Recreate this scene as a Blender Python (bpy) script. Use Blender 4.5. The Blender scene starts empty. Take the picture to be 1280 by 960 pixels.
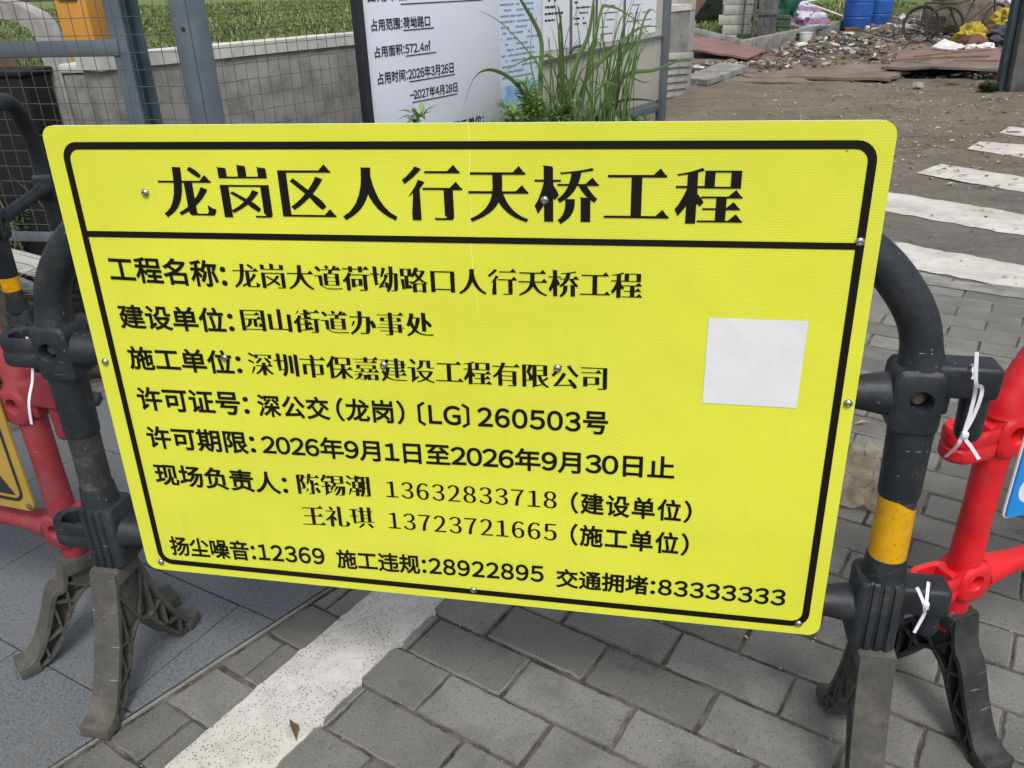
import bpy, bmesh, math, random
from mathutils import Vector, Matrix, noise as mnoise
from mathutils.geometry import delaunay_2d_cdt

random.seed(11)
R = math.radians
SC = bpy.context.scene
COL = SC.collection

# ------------------------------------------------------------------ camera
cam_d = bpy.data.cameras.new('camera')
cam_d.sensor_fit = 'HORIZONTAL'
cam_d.sensor_width = 36.0
cam_d.lens = 36.0 * 1021.365 / 1280.0
cam_d.clip_start = 0.02
cam_d.clip_end = 500
cam = bpy.data.objects.new('camera', cam_d)
COL.objects.link(cam)
_rx = Vector((0.98260448, 0.18374814, -0.02692682))
_ry = Vector((0.05698109, -0.43630366, -0.89799347))
_rz = Vector((-0.17675290, 0.88083809, -0.43918410))
m = Matrix.Identity(4)
for i in range(3):
    m[i][0] = _rx[i]; m[i][1] = -_ry[i]; m[i][2] = -_rz[i]
m[0][3], m[1][3], m[2][3] = 0.3236, -1.0773, 1.2686
cam.matrix_world = m
SC.camera = cam

# ------------------------------------------------------------------ world, sun, exposure (bright overcast)
SUN_EL, SUN_AZ = 58.0, 160.0            # azimuth the light comes from, degrees from +Y towards +X
w = bpy.data.worlds.new('World'); SC.world = w; w.use_nodes = True
wn = w.node_tree.nodes; wl = w.node_tree.links; wn.clear()
sky = wn.new('ShaderNodeTexSky'); sky.sky_type = 'NISHITA'; sky.sun_disc = False
sky.sun_elevation = R(SUN_EL); sky.sun_rotation = R(SUN_AZ)
sky.air_density = 1.0; sky.dust_density = 4.0; sky.ozone_density = 1.0
hs = wn.new('ShaderNodeHueSaturation'); hs.inputs['Saturation'].default_value = 0.35
bg = wn.new('ShaderNodeBackground'); bg.inputs['Strength'].default_value = 0.13
wo = wn.new('ShaderNodeOutputWorld')
wl.new(sky.outputs['Color'], hs.inputs['Color']); wl.new(hs.outputs['Color'], bg.inputs['Color'])
wl.new(bg.outputs['Background'], wo.inputs['Surface'])
sd = bpy.data.lights.new('sun', 'SUN'); sd.energy = 1.3; sd.angle = R(17); sd.color = (1.0, 0.97, 0.92)
sun = bpy.data.objects.new('sun', sd); COL.objects.link(sun)
_d = Vector((math.sin(R(SUN_AZ)) * math.cos(R(SUN_EL)), math.cos(R(SUN_AZ)) * math.cos(R(SUN_EL)), math.sin(R(SUN_EL))))
sun.rotation_euler = _d.to_track_quat('Z', 'Y').to_euler()
sun.location = (0, -4, 8)
SC.view_settings.view_transform = 'Standard'
SC.view_settings.look = 'None'
SC.view_settings.exposure = 0.35
SC.view_settings.gamma = 1.0

# ------------------------------------------------------------------ axes of the paving and of the fence
UX = Vector((0.9244, -0.3814, 0.0)).normalized()
VX = Vector((0.3814, 0.9244, 0.0)).normalized()
VANG = math.atan2(VX.y, VX.x)
def UV(u, v, z=0.0):
    return UX * u + VX * v + Vector((0, 0, z))

# ------------------------------------------------------------------ materials
def lin(c):
    return tuple(((x / 255) / 12.92 if x / 255 <= 0.04045 else ((x / 255 + 0.055) / 1.055) ** 2.4) for x in c)

class NT:
    def __init__(s, name):
        s.m = bpy.data.materials.new(name); s.m.use_nodes = True
        s.n = s.m.node_tree.nodes; s.l = s.m.node_tree.links
        s.b = s.n['Principled BSDF']
        s.tc = s.n.new('ShaderNodeTexCoord')
    def node(s, t, **kw):
        x = s.n.new(t)
        for k, v in kw.items(): setattr(x, k, v)
        return x
    def put(s, sock, v):
        if hasattr(v, 'is_output'): s.l.new(v, sock)
        else: sock.default_value = v
    def noise(s, scale, detail=4, rough=0.6, vec=None, dist=0.0):
        x = s.node('ShaderNodeTexNoise'); x.inputs['Scale'].default_value = scale
        x.inputs['Detail'].default_value = detail; x.inputs['Roughness'].default_value = rough
        x.inputs['Distortion'].default_value = dist
        s.l.new(vec or s.tc.outputs['Object'], x.inputs['Vector']); return x.outputs['Fac']
    def voro(s, scale, feature='F1', vec=None, out='Distance', rnd=1.0):
        x = s.node('ShaderNodeTexVoronoi', feature=feature); x.inputs['Scale'].default_value = scale
        x.inputs['Randomness'].default_value = rnd
        s.l.new(vec or s.tc.outputs['Object'], x.inputs['Vector']); return x.outputs[out]
    def math(s, op, a, b=0.0, c=0.0, clamp=False):
        x = s.node('ShaderNodeMath', operation=op); x.use_clamp = clamp
        s.put(x.inputs[0], a); s.put(x.inputs[1], b); s.put(x.inputs[2], c); return x.outputs[0]
    def ramp(s, f, a, b, lo=0.0, hi=1.0):
        x = s.node('ShaderNodeMapRange'); x.interpolation_type = 'SMOOTHSTEP'
        s.put(x.inputs[0], f)
        x.inputs[1].default_value = a; x.inputs[2].default_value = b
        x.inputs[3].default_value = lo; x.inputs[4].default_value = hi; return x.outputs[0]
    def mix(s, f, a, b, mode='MIX'):
        x = s.node('ShaderNodeMix', data_type='RGBA', blend_type=mode)
        s.put(x.inputs[0], f)
        for sock, v in ((x.inputs[6], a), (x.inputs[7], b)):
            if hasattr(v, 'is_output'): s.l.new(v, sock)
            else: sock.default_value = (*v, 1)
        return x.outputs[2]
    def bump(s, h, strength=0.3, dist=0.01):
        x = s.node('ShaderNodeBump'); x.inputs['Strength'].default_value = strength
        x.inputs['Distance'].default_value = dist
        s.l.new(h, x.inputs['Height']); s.l.new(x.outputs['Normal'], s.b.inputs['Normal'])
    def base(s, c):
        if hasattr(c, 'is_output'): s.l.new(c, s.b.inputs['Base Color'])
        else: s.b.inputs['Base Color'].default_value = (*c, 1)
    def rough(s, r): s.put(s.b.inputs['Roughness'], r)

def pbr(name, c1, c2=None, scale=8, rough=0.7, bump=0.0, bscale=60, metal=0.0, dirt=None, dirt_amt=0.5, dirt_scale=5, speck=None, spec=0.5, bdist=0.004):
    t = NT(name)
    c1 = lin(c1)
    col = c1
    if c2: col = t.mix(t.ramp(t.noise(scale, 6), 0.3, 0.7), c1, lin(c2))
    if speck:
        col = t.mix(t.ramp(t.noise(bscale * 1.5, 3, 0.7), 0.56, 0.68), col, lin(speck))
    if dirt:
        f = t.math('MULTIPLY', t.ramp(t.noise(dirt_scale, 8, 0.7), 0.45, 0.7), dirt_amt)
        col = t.mix(f, col, lin(dirt))
    t.base(col); t.rough(rough); t.b.inputs['Metallic'].default_value = metal
    t.b.inputs['Specular IOR Level'].default_value = spec
    if bump: t.bump(t.noise(bscale, 6, 0.7), bump, bdist)
    return t.m

M = {}
def make_materials():
    # --- pavers: every block its own tint
    t = NT('paver_concrete')
    geo = t.node('ShaderNodeNewGeometry')
    rnd = geo.outputs['Random Per Island']
    c = t.mix(t.ramp(rnd, 0, 1), lin((110, 110, 105)), lin((138, 137, 131)))
    c = t.mix(t.math('MULTIPLY', t.ramp(t.noise(7, 5), 0.4, 0.7), 0.55), c, lin((86, 87, 84)))
    c = t.mix(t.math('MULTIPLY', t.ramp(t.noise(210, 3, 0.7), 0.54, 0.66), 0.55), c, lin((140, 140, 135)))
    c = t.mix(t.math('MULTIPLY', t.ramp(t.noise(170, 3, 0.7, dist=.3), 0.54, 0.66), 0.6), c, lin((70, 70, 67)))
    c = t.mix(t.math('MULTIPLY', t.ramp(t.noise(2.1, 7, .75), 0.46, 0.66), .45), c, lin((120, 117, 110)))
    c = t.mix(t.math('MULTIPLY', t.ramp(t.noise(3.7, 8, .8, dist=.4), 0.54, 0.70), .55), c, lin((70, 70, 67)))
    c = t.mix(t.math('MULTIPLY', t.ramp(t.voro(5.5), .03, .085, 1, 0), .40), c, lin((60, 60, 60)))
    g1 = t.math('MULTIPLY', t.ramp(t.voro(120), .10, .20, 1, 0), t.ramp(t.noise(40, 3), .44, .58))
    c = t.mix(t.math('MULTIPLY', g1, .55), c, lin((160, 159, 152)))
    g2 = t.math('MULTIPLY', t.ramp(t.voro(95, vec=None), .08, .17, 1, 0), t.ramp(t.noise(33, 3, dist=.5), .46, .6))
    c = t.mix(t.math('MULTIPLY', g2, .55), c, lin((58, 58, 55)))
    v = t.voro(52); sp = t.ramp(v, 0.035, 0.07, 1, 0)
    c = t.mix(t.math('MULTIPLY', sp, t.ramp(t.noise(25, 2), 0.5, 0.58)), c, lin((205, 205, 200)))
    t.base(c); t.rough(0.86)
    t.bump(t.noise(150, 7, 0.85), 0.9, 0.0045)
    M['paver'] = t.m
    # --- granite
    t = NT('granite')
    geo = t.node('ShaderNodeNewGeometry')
    c = t.mix(geo.outputs['Random Per Island'], lin((80, 85, 89)), lin((92, 96, 100)))
    c = t.mix(t.ramp(t.noise(330, 3, 0.8), 0.42, 0.66), c, lin((124, 129, 133)))
    c = t.mix(t.math('MULTIPLY', t.ramp(t.noise(150, 3, 0.75, dist=.4), 0.52, 0.62), .75), c, lin((62, 67, 73)))
    c = t.mix(t.math('MULTIPLY', t.ramp(t.noise(6, 8, 0.7), 0.45, 0.75), .5), c, lin((104, 101, 95)))
    t.base(c); t.rough(0.72); t.bump(t.noise(300, 4), 0.22, 0.0015)
    M['granite'] = t.m
    # --- joint sand / dirt below the blocks
    M['joint'] = pbr('joint_dirt', (40, 38, 35), (112, 108, 98), 18, 0.95, 1.0, 200, speck=(140, 136, 126))
    # --- paint
    t = NT('road_paint')
    c = t.mix(t.ramp(t.noise(9, 8, 0.7), 0.35, 0.75), lin((198, 196, 190)), lin((168, 166, 159)))
    pits = t.math('MULTIPLY', t.ramp(t.voro(150), 0.19, 0.28, 1, 0), t.ramp(t.noise(9, 3), 0.36, 0.52))
    pits2 = t.math('MULTIPLY', t.ramp(t.voro(88), 0.10, 0.16, 1, 0), t.ramp(t.noise(14, 3), 0.46, 0.6))
    c = t.mix(t.math('MAXIMUM', pits, pits2), c, lin((88, 86, 82)))
    crack = t.ramp(t.voro(9, 'DISTANCE_TO_EDGE', vec=None), 0.0, 0.008, 1, 0)
    c = t.mix(t.math('MULTIPLY', crack, t.ramp(t.noise(4, 2), 0.50, 0.6)), c, lin((110, 108, 103)))
    st = t.math('MULTIPLY', t.ramp(t.voro(11), 0.02, 0.09, 1, 0), t.ramp(t.noise(6, 2), 0.52, 0.6))
    c = t.mix(t.math('MULTIPLY', st, .5), c, lin((160, 128, 104)))
    c = t.mix(t.math('MULTIPLY', t.ramp(t.noise(40, 8, .85), 0.48, 0.68), .55), c, lin((150, 147, 140)))
    t.base(c); t.rough(0.75); t.bump(t.math('SUBTRACT', t.noise(90, 4), t.math('MAXIMUM', pits, pits2)), 0.3, 0.003)
    M['paint'] = t.m
    t = NT('worn_crosswalk_paint')
    c = t.mix(t.ramp(t.noise(3, 8, 0.75), 0.3, 0.75), lin((208, 206, 200)), lin((166, 162, 153)))
    mp = t.node('ShaderNodeMapping'); mp.inputs['Scale'].default_value = (3, 30, 3); mp.inputs['Rotation'].default_value = (0, 0, R(40))
    t.l.new(t.tc.outputs['Object'], mp.inputs['Vector'])
    c = t.mix(t.math('MULTIPLY', t.ramp(t.noise(1.6, 7, 0.75, vec=mp.outputs[0]), 0.52, 0.72), .6), c, lin((140, 135, 126)))
    c = t.mix(t.ramp(t.noise(22, 8, 0.85), 0.60, 0.68), c, lin((124, 119, 110)))
    c = t.mix(t.math('MULTIPLY', t.ramp(t.noise(5, 8, 0.8), 0.5, 0.7), .5), c, lin((158, 153, 143)))
    t.base(c); t.rough(0.8); t.bump(t.noise(60, 6), 0.4, 0.004)
    M['xpaint'] = t.m
    # --- ground: worn asphalt near the crossing, brown trodden dirt beyond
    t = NT('ground_dirt')
    sep = t.node('ShaderNodeVectorMath', operation='DOT_PRODUCT'); t.l.new(t.tc.outputs['Object'], sep.inputs[0])
    sep.inputs[1].default_value = VX
    dist = t.math('ADD', sep.outputs['Value'], t.math('MULTIPLY', t.math('SUBTRACT', t.noise(0.9, 5), 0.5), 4.0))
    asp = t.mix(t.ramp(t.noise(2.2, 8, 0.7), 0.35, 0.7), lin((116, 112, 104)), lin((96, 93, 86)))
    asp = t.mix(t.math('MULTIPLY', t.ramp(t.noise(90, 4, .8), 0.5, 0.66), .5), asp, lin((146, 142, 132)))
    asp = t.mix(t.math('MULTIPLY', t.ramp(t.noise(70, 3, .8, dist=.5), 0.56, 0.68), .6), asp, lin((66, 63, 57)))
    dr = t.mix(t.ramp(t.noise(1.1, 8, 0.7), 0.32, 0.68), lin((126, 117, 103)), lin((102, 92, 78)))
    dr = t.mix(t.math('MULTIPLY', t.ramp(t.noise(24, 6, 0.75), 0.48, 0.68), .6), dr, lin((142, 133, 117)))
    dr = t.mix(t.math('MULTIPLY', t.ramp(t.noise(9, 8, 0.8, dist=.6), 0.52, 0.7), .7), dr, lin((62, 54, 45)))
    mud = t.mix(t.ramp(t.noise(2.6, 8, 0.75), 0.38, 0.62), lin((112, 99, 88)), lin((138, 125, 112)))
    mud = t.mix(t.math('MULTIPLY', t.ramp(t.noise(12, 8, 0.8), 0.5, 0.64), .7), mud, lin((70, 60, 54)))
    c = t.mix(t.ramp(dist, 4.6, 6.6), asp, dr)
    c = t.mix(t.ramp(dist, 10.2, 12.0), c, mud)
    pb = t.math('MULTIPLY', t.ramp(t.voro(26), .12, .26, 1, 0), t.ramp(t.noise(6, 4), .46, .6))
    c = t.mix(t.math('MULTIPLY', pb, .5), c, lin((164, 157, 144)))
    pd = t.math('MULTIPLY', t.ramp(t.voro(17), .10, .26, 1, 0), t.ramp(t.noise(4, 4), .46, .6))
    c = t.mix(t.math('MULTIPLY', pd, .55), c, lin((64, 57, 49)))
    mp = t.node('ShaderNodeMapping'); mp.inputs['Scale'].default_value = (1, 4.5, 1); mp.inputs['Rotation'].default_value = (0, 0, R(-12))
    t.l.new(t.tc.outputs['Object'], mp.inputs['Vector'])
    c = t.mix(t.math('MULTIPLY', t.ramp(t.noise(1.3, 9, .78, vec=mp.outputs[0]), .48, .66), .55), c, lin((78, 70, 60)))
    t.base(c); t.rough(0.93)
    t.bump(t.math('ADD', t.noise(70, 8, 0.8), t.math('MULTIPLY', t.noise(7, 5, .7), 2.0)), 0.7, 0.02)
    M['ground'] = t.m
    M['soil'] = pbr('bed_soil', (70, 62, 52), (48, 42, 35), 12, 0.95, 0.8, 60, bdist=.02)
    # --- lawn base
    t = NT('lawn')
    c = t.mix(t.ramp(t.noise(1.2, 6, .7), 0.35, 0.65), lin((92, 114, 56)), lin((122, 136, 78)))
    c = t.mix(t.math('MULTIPLY', t.ramp(t.noise(5, 8, .85), 0.48, 0.62), .75), c, lin((62, 78, 40)))
    c = t.mix(t.math('MULTIPLY', t.ramp(t.noise(6, 8, .8), 0.58, 0.7), .6), c, lin((150, 150, 100)))
    t.base(c); t.rough(0.95); t.bump(t.noise(30, 6, .8), 1.0, 0.06)
    M['lawn'] = t.m
    # --- leaves and grass blades
    def leafmat(name, a, b, trans=0.25, rough=.55):
        t = NT(name)
        geo = t.node('ShaderNodeNewGeometry')
        c = t.mix(geo.outputs['Random Per Island'], lin(a), lin(b))
        t.base(c); t.rough(rough)
        tr = t.node('ShaderNodeBsdfTranslucent'); t.l.new(c, tr.inputs['Color'])
        ms = t.node('ShaderNodeMixShader'); ms.inputs[0].default_value = trans
        t.l.new(t.b.outputs[0], ms.inputs[1]); t.l.new(tr.outputs[0], ms.inputs[2])
        out = t.n['Material Output']; t.l.new(ms.outputs[0], out.inputs['Surface'])
        return t.m
    M['blade'] = leafmat('grass_blade', (66, 96, 46), (112, 140, 76))
    M['herb'] = leafmat('herb_leaf', (82, 118, 56), (132, 160, 90))
    M['meadow'] = leafmat('meadow_blade', (80, 106, 46), (150, 164, 100))
    M['straw'] = leafmat('dry_straw', (150, 138, 112), (104, 94, 74), 0.1, .8)
    M['litter'] = leafmat('dead_leaf', (146, 120, 88), (196, 186, 158), 0.1, .8)
    M['litterdark'] = leafmat('brown_leaf', (84, 62, 50), (120, 92, 72), 0.05, .8)
    M['orangeleaf'] = leafmat('orange_leaf', (196, 150, 110), (200, 158, 118), 0.1, .7)
    # --- barrier plastics
    def plastic(name, col, dust, amt, rough=.42, top=None):
        t = NT(name)
        c = t.mix(t.ramp(t.noise(11, 6, .7), .35, .7), lin(col), lin(tuple(min(255, int(x * 1.14 + 3)) for x in col)))
        f = t.math('MULTIPLY', t.ramp(t.noise(14, 9, .72), .46, .72), amt)
        c = t.mix(f, c, lin(dust))
        f2 = t.math('MULTIPLY', t.ramp(t.noise(55, 8, .8), .50, .68), amt * .6)
        c = t.mix(f2, c, lin(dust))
        mp = t.node('ShaderNodeMapping'); mp.inputs['Scale'].default_value = (9, 120, 60); mp.inputs['Rotation'].default_value = (.5, .7, .3)
        t.l.new(t.tc.outputs['Object'], mp.inputs['Vector'])
        sc = t.math('MULTIPLY', t.ramp(t.noise(2.0, 3, .6, vec=mp.outputs[0]), .66, .70), t.ramp(t.noise(8, 2), .48, .58))
        c = t.mix(t.math('MULTIPLY', sc, .55), c, lin(tuple(min(255, int(x * .5 + 110)) for x in dust)))
        c = t.mix(t.math('MULTIPLY', t.ramp(t.voro(60), .03, .06, 1, 0), t.ramp(t.noise(17, 2), .54, .60)), c, lin((196, 194, 188)))
        t.base(c)
        t.rough(t.ramp(t.noise(20, 6, .7), .3, .75, rough, min(1, rough + .25)))
        t.bump(t.math('ADD', t.noise(140, 5, .7), t.math('MULTIPLY', t.noise(18, 4), 2.5)), .2, .003)
        return t.m
    M['blackp'] = plastic('black_barrier_plastic', (25, 31, 37), (92, 90, 84), .22)
    M['blackd'] = plastic('dusty_black_tube', (38, 40, 41), (106, 100, 91), .7, .6)
    M['footgrey'] = plastic('dusty_foot_rubber', (66, 66, 63), (104, 99, 90), .75, .75)
    M['footblack'] = plastic('black_foot_rubber', (30, 32, 33), (86, 84, 80), .45, .6)
    M['redp'] = plastic('red_barrier_plastic', (196, 20, 32), (176, 78, 74), .38, .36)
    M['redf'] = plastic('faded_red_plastic', (134, 42, 50), (132, 84, 82), .4, .6)
    t = NT('yellow_band_film')
    c = t.mix(t.ramp(t.noise(30, 6), .35, .7), lin((216, 164, 10)), lin((196, 142, 12)))
    c = t.mix(t.ramp(t.noise(160, 3, .7), .62, .7), c, lin((150, 100, 20)))
    c = t.mix(t.ramp(t.noise(30, 5, .8), .655, .675), c, lin((40, 36, 26)))
    t.base(c); t.rough(.4); M['band'] = t.m
    # --- yellow sign sheeting with its honeycomb of tiny cells
    t = NT('yellow_sheeting')
    sx = t.node('ShaderNodeSeparateXYZ'); t.l.new(t.tc.outputs['Object'], sx.inputs[0])
    P = 0.0041
    def cell(ox, oz):
        fx = t.math('SUBTRACT', t.math('FRACT', t.math('ADD', t.math('DIVIDE', sx.outputs[0], P), ox + 400)), .5)
        fz = t.math('MULTIPLY', t.math('SUBTRACT', t.math('FRACT', t.math('ADD', t.math('DIVIDE', sx.outputs[2], P * 1.732), oz + 400)), .5), 1.732)
        return t.math('ADD', t.math('MULTIPLY', fx, fx), t.math('MULTIPLY', fz, fz))
    dmin = t.math('MINIMUM', cell(0, 0), cell(.5, .5))
    dots = t.ramp(dmin, .03, .16, 1, 0)
    amt = t.math('MULTIPLY', dots, t.ramp(t.noise(2.0, 3), .3, .7, .35, .9))
    base = t.mix(t.ramp(t.noise(1.6, 3), .3, .7), lin((206, 212, 62)), lin((214, 219, 50)))
    c = t.mix(amt, base, lin((240, 244, 100)))
    c = t.mix(t.math('MULTIPLY', t.ramp(t.voro(6), .005, .014, 1, 0), .8), c, lin((110, 112, 60)))
    c = t.mix(t.math('MULTIPLY', t.ramp(t.noise(3.2, 8, .7), .55, .8), .18), c, lin((180, 178, 96)))
    mp = t.node('ShaderNodeMapping'); mp.inputs['Scale'].default_value = (14, 1, 2.2)
    t.l.new(t.tc.outputs['Object'], mp.inputs['Vector'])
    c = t.mix(t.math('MULTIPLY', t.ramp(t.noise(2.4, 7, .7, vec=mp.outputs[0]), .54, .74), .16), c, lin((166, 164, 92)))
    cx = t.math('ABSOLUTE', t.math('SUBTRACT', sx.outputs[0], t.math('ADD', .655, t.math('MULTIPLY', t.math('SUBTRACT', t.noise(5, 2), .5), .035))))
    cr = t.math('MULTIPLY', t.ramp(cx, .0004, .0016, 1, 0), t.math('MULTIPLY', t.ramp(sx.outputs[2], .50, .58), t.ramp(t.noise(9, 3), .35, .6)))
    c = t.mix(t.math('MULTIPLY', cr, .55), c, lin((238, 240, 150)))
    t.base(c); t.rough(t.ramp(t.noise(3.5, 5), .3, .7, .26, .46)); t.b.inputs['Specular IOR Level'].default_value = .35
    t.b.inputs['Coat Weight'].default_value = .15; t.b.inputs['Coat Roughness'].default_value = .12
    t.bump(t.math('ADD', t.noise(2.2, 3), t.math('MULTIPLY', cr, .03)), .35, .03)
    M['yellow'] = t.m
    M['black_ink'] = pbr('black_ink', (17, 15, 11), None, rough=.45, spec=.25)
    M['ink2'] = pbr('board_ink', (30, 32, 40), None, rough=.5)
    M['white_edge'] = pbr('aluminium_edge', (236, 236, 228), None, rough=.45)
    M['alu_back'] = pbr('aluminium_back', (150, 152, 154), (136, 138, 140), 6, .45, metal=.6)
    M['sticker'] = pbr('white_sticker', (226, 228, 230), (218, 220, 224), 20, .4)
    M['screw'] = pbr('screw_zinc', (186, 188, 190), (150, 150, 150), 200, .28, metal=1.0)
    M['tie'] = pbr('nylon_tie', (224, 222, 232), None, rough=.35)
    M['bluesign'] = pbr('blue_sign_film', (30, 142, 226), (24, 132, 214), 9, .4)
    M['ywarn'] = pbr('faded_yellow_warning_film', (178, 148, 66), (166, 136, 58), 9, .5)
    M['warnblack'] = pbr('warning_black', (44, 42, 40), None, rough=.5)
    M['fence'] = pbr('fence_paint', (100, 111, 120), (86, 98, 108), 7, .5, .1, 90, dirt=(96, 84, 70), dirt_amt=.4)
    M['fencedark'] = pbr('fence_paint_dark_side', (60, 76, 84), (44, 62, 68), 7, .5)  # shade of the post's side put into the colour; also plain dark trim
    M['wire'] = pbr('fence_wire', (70, 76, 78), (104, 104, 100), 30, .5, metal=.3)
    M['concrete'] = pbr('cast_concrete', (146, 146, 142), (120, 120, 117), 5, .9, .5, 70, dirt=(84, 84, 80), dirt_amt=.5, speck=(164, 164, 160))
    M['concrete_pale'] = pbr('pale_concrete', (176, 176, 170), (150, 150, 145), 3, .85, .35, 40, dirt=(122, 122, 116), dirt_amt=.5)
    M['whitecap'] = pbr('white_coping', (214, 214, 208), (196, 196, 190), 6, .8, .2, 60, dirt=(150, 146, 136), dirt_amt=.4)
    M['board'] = pbr('white_board_film', (224, 228, 240), (216, 221, 236), 1.5, .38)
    M['boardlow'] = pbr('cream_board_film', (200, 198, 190), (190, 189, 182), 2, .5)
    M['notice'] = pbr('pale_blue_notice', (198, 213, 234), (206, 219, 238), 3, .5)
    M['noticepic'] = pbr('blue_picture_print', (104, 172, 220), (196, 214, 234), 9, .5)
    M['paper'] = pbr('notice_paper', (222, 226, 236), None, rough=.6)
    M['frameblack'] = pbr('black_board_frame', (30, 34, 42), (40, 44, 52), 5, .5)
    M['framegrey'] = pbr('grey_cabinet_frame', (104, 108, 112), None, rough=.4, metal=.3)
    M['orange'] = pbr('ochre_plastic', (198, 142, 58), (186, 130, 50), 4, .6)
    M['rail'] = pbr('weathered_pale_paint', (176, 176, 174), (146, 142, 138), 8, .6, .15, 60, dirt=(110, 100, 92), dirt_amt=.5)
    M['bindark'] = pbr('black_bin_plastic', (14, 18, 18), (22, 26, 24), 3, .7)  # black of the added void block, also of drum bungs and saddle
    M['bluedrum'] = pbr('blue_drum_plastic', (28, 88, 168), (22, 74, 150), 3, .45, dirt=(80, 90, 110), dirt_amt=.3)
    M['plyred'] = pbr('red_brown_plywood', (138, 106, 98), (120, 88, 80), 2, .8, .25, 30, dirt=(104, 94, 86), dirt_amt=.6)
    M['card'] = pbr('muddy_board', (130, 118, 108), (108, 95, 85), 1.6, .9, .3, 14, dirt=(92, 82, 72), dirt_amt=.7, dirt_scale=3)
    M['wood'] = pbr('weathered_timber', (128, 112, 92), (100, 86, 70), 6, .9, .4, 30, dirt=(84, 76, 66), dirt_amt=.5)
    M['woodbrown'] = pbr('brown_plank', (116, 90, 78), (96, 72, 62), 5, .8, .2, 30)
    M['greywood'] = pbr('grey_weathered_post', (104, 106, 104), (78, 80, 80), 6, .9, .4, 30, dirt=(66, 62, 58), dirt_amt=.6)
    M['steel'] = pbr('rusty_pole', (106, 100, 94), (84, 74, 66), 12, .7, metal=.3)
    M['net'] = pbr('green_net', (34, 96, 76), (24, 66, 54), 9, .9, .7, 40, bdist=.03)
    M['greencrate'] = pbr('dull_green_plastic', (62, 86, 74), (48, 70, 60), 6, .8)
    M['dullweed'] = leafmat('dull_weed_leaf', (70, 86, 52), (104, 116, 74))
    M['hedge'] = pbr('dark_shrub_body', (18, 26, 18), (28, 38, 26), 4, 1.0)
    t = NT('striped_woven_sack')
    wv = t.node('ShaderNodeTexWave', wave_type='BANDS', bands_direction='Z'); wv.inputs['Scale'].default_value = 1.35
    wv.inputs['Distortion'].default_value = 5.0; wv.inputs['Detail'].default_value = 2
    t.l.new(t.tc.outputs['Object'], wv.inputs['Vector'])
    c = t.mix(t.ramp(wv.outputs['Fac'], .42, .5), lin((196, 196, 208)), lin((124, 132, 178)))
    c = t.mix(t.ramp(wv.outputs['Fac'], .82, .9), c, lin((168, 110, 118)))
    t.base(c); t.rough(.7); t.bump(t.noise(7, 6), 1.0, .09); M['sack'] = t.m
    M['tarp'] = pbr('brown_grey_tarpaulin', (104, 100, 90), (80, 76, 68), 2, .85, .5, 8, bdist=.04)
    M['yellowbag'] = pbr('yellow_bundle_cloth', (190, 170, 40), (140, 122, 36), 6, .7, .6, 14, bdist=.03)
    M['rust'] = pbr('rust_brown_metal', (104, 70, 58), (82, 52, 44), 6, .7)
    M['tyre'] = pbr('bicycle_tyre', (58, 52, 46), (76, 68, 60), 9, .85)
    M['bike'] = pbr('dusty_bicycle_frame', (84, 76, 68), (66, 60, 54), 9, .7, metal=.3)
    M['whitescrap'] = pbr('white_scrap', (216, 216, 214), (196, 194, 188), 6, .7)
    M['greyscrap'] = pbr('grey_scrap', (118, 112, 104), (88, 80, 72), 6, .9, .4, 30)
    M['bluescrap'] = pbr('dark_scrap', (66, 72, 84), (48, 50, 56), 6, .7)
    t = NT('bronze_clear_plastic')
    c = t.mix(t.ramp(t.noise(16, 6), .35, .7), lin((158, 146, 120)), lin((112, 98, 72)))
    t.base(c); t.rough(.22); t.b.inputs['Alpha'].default_value = .68; t.b.inputs['Coat Weight'].default_value = .8; t.b.inputs['Coat Roughness'].default_value = .1
    t.bump(t.noise(9, 3, dist=1.5), .25, .01); M['bag'] = t.m
make_materials()

# ------------------------------------------------------------------ mesh helpers
def sm(o, ang=38):
    me = o.data
    for p in me.polygons: p.use_smooth = True
    try: me.set_sharp_from_angle(angle=R(ang))
    except Exception: pass
    return o

def obj(name, bm, mats, parent=None, smooth=True, ang=38):
    me = bpy.data.meshes.new(name); bm.to_mesh(me); bm.free()
    o = bpy.data.objects.new(name, me); COL.objects.link(o)
    for x in (mats if isinstance(mats, (list, tuple)) else [mats]): me.materials.append(x)
    if parent is not None: o.parent = parent
    if smooth: sm(o, ang)
    return o

def thing(name, label, cat, loc=(0, 0, 0), rz=0.0, group=None):
    o = bpy.data.objects.new(name, None); COL.objects.link(o)
    o.empty_display_size = .1
    o.location = loc; o.rotation_euler = (0, 0, rz)
    o['label'] = label; o['category'] = cat
    if group: o['group'] = group
    return o

def tag(o, label, cat, group=None):
    o['label'] = label; o['category'] = cat
    if group: o['group'] = group
    return o

def struct(o, kind='structure'):
    o['kind'] = kind; return o

def ring_faces(bm, a, b, mi=0):
    n = len(a)
    for i in range(n):
        try:
            f = bm.faces.new((a[i], a[(i + 1) % n], b[(i + 1) % n], b[i])); f.material_index = mi
        except ValueError: pass

def cap(bm, r, mi=0, flip=False):
    try:
        f = bm.faces.new(r[::-1] if flip else r); f.material_index = mi
    except ValueError: pass

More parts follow.
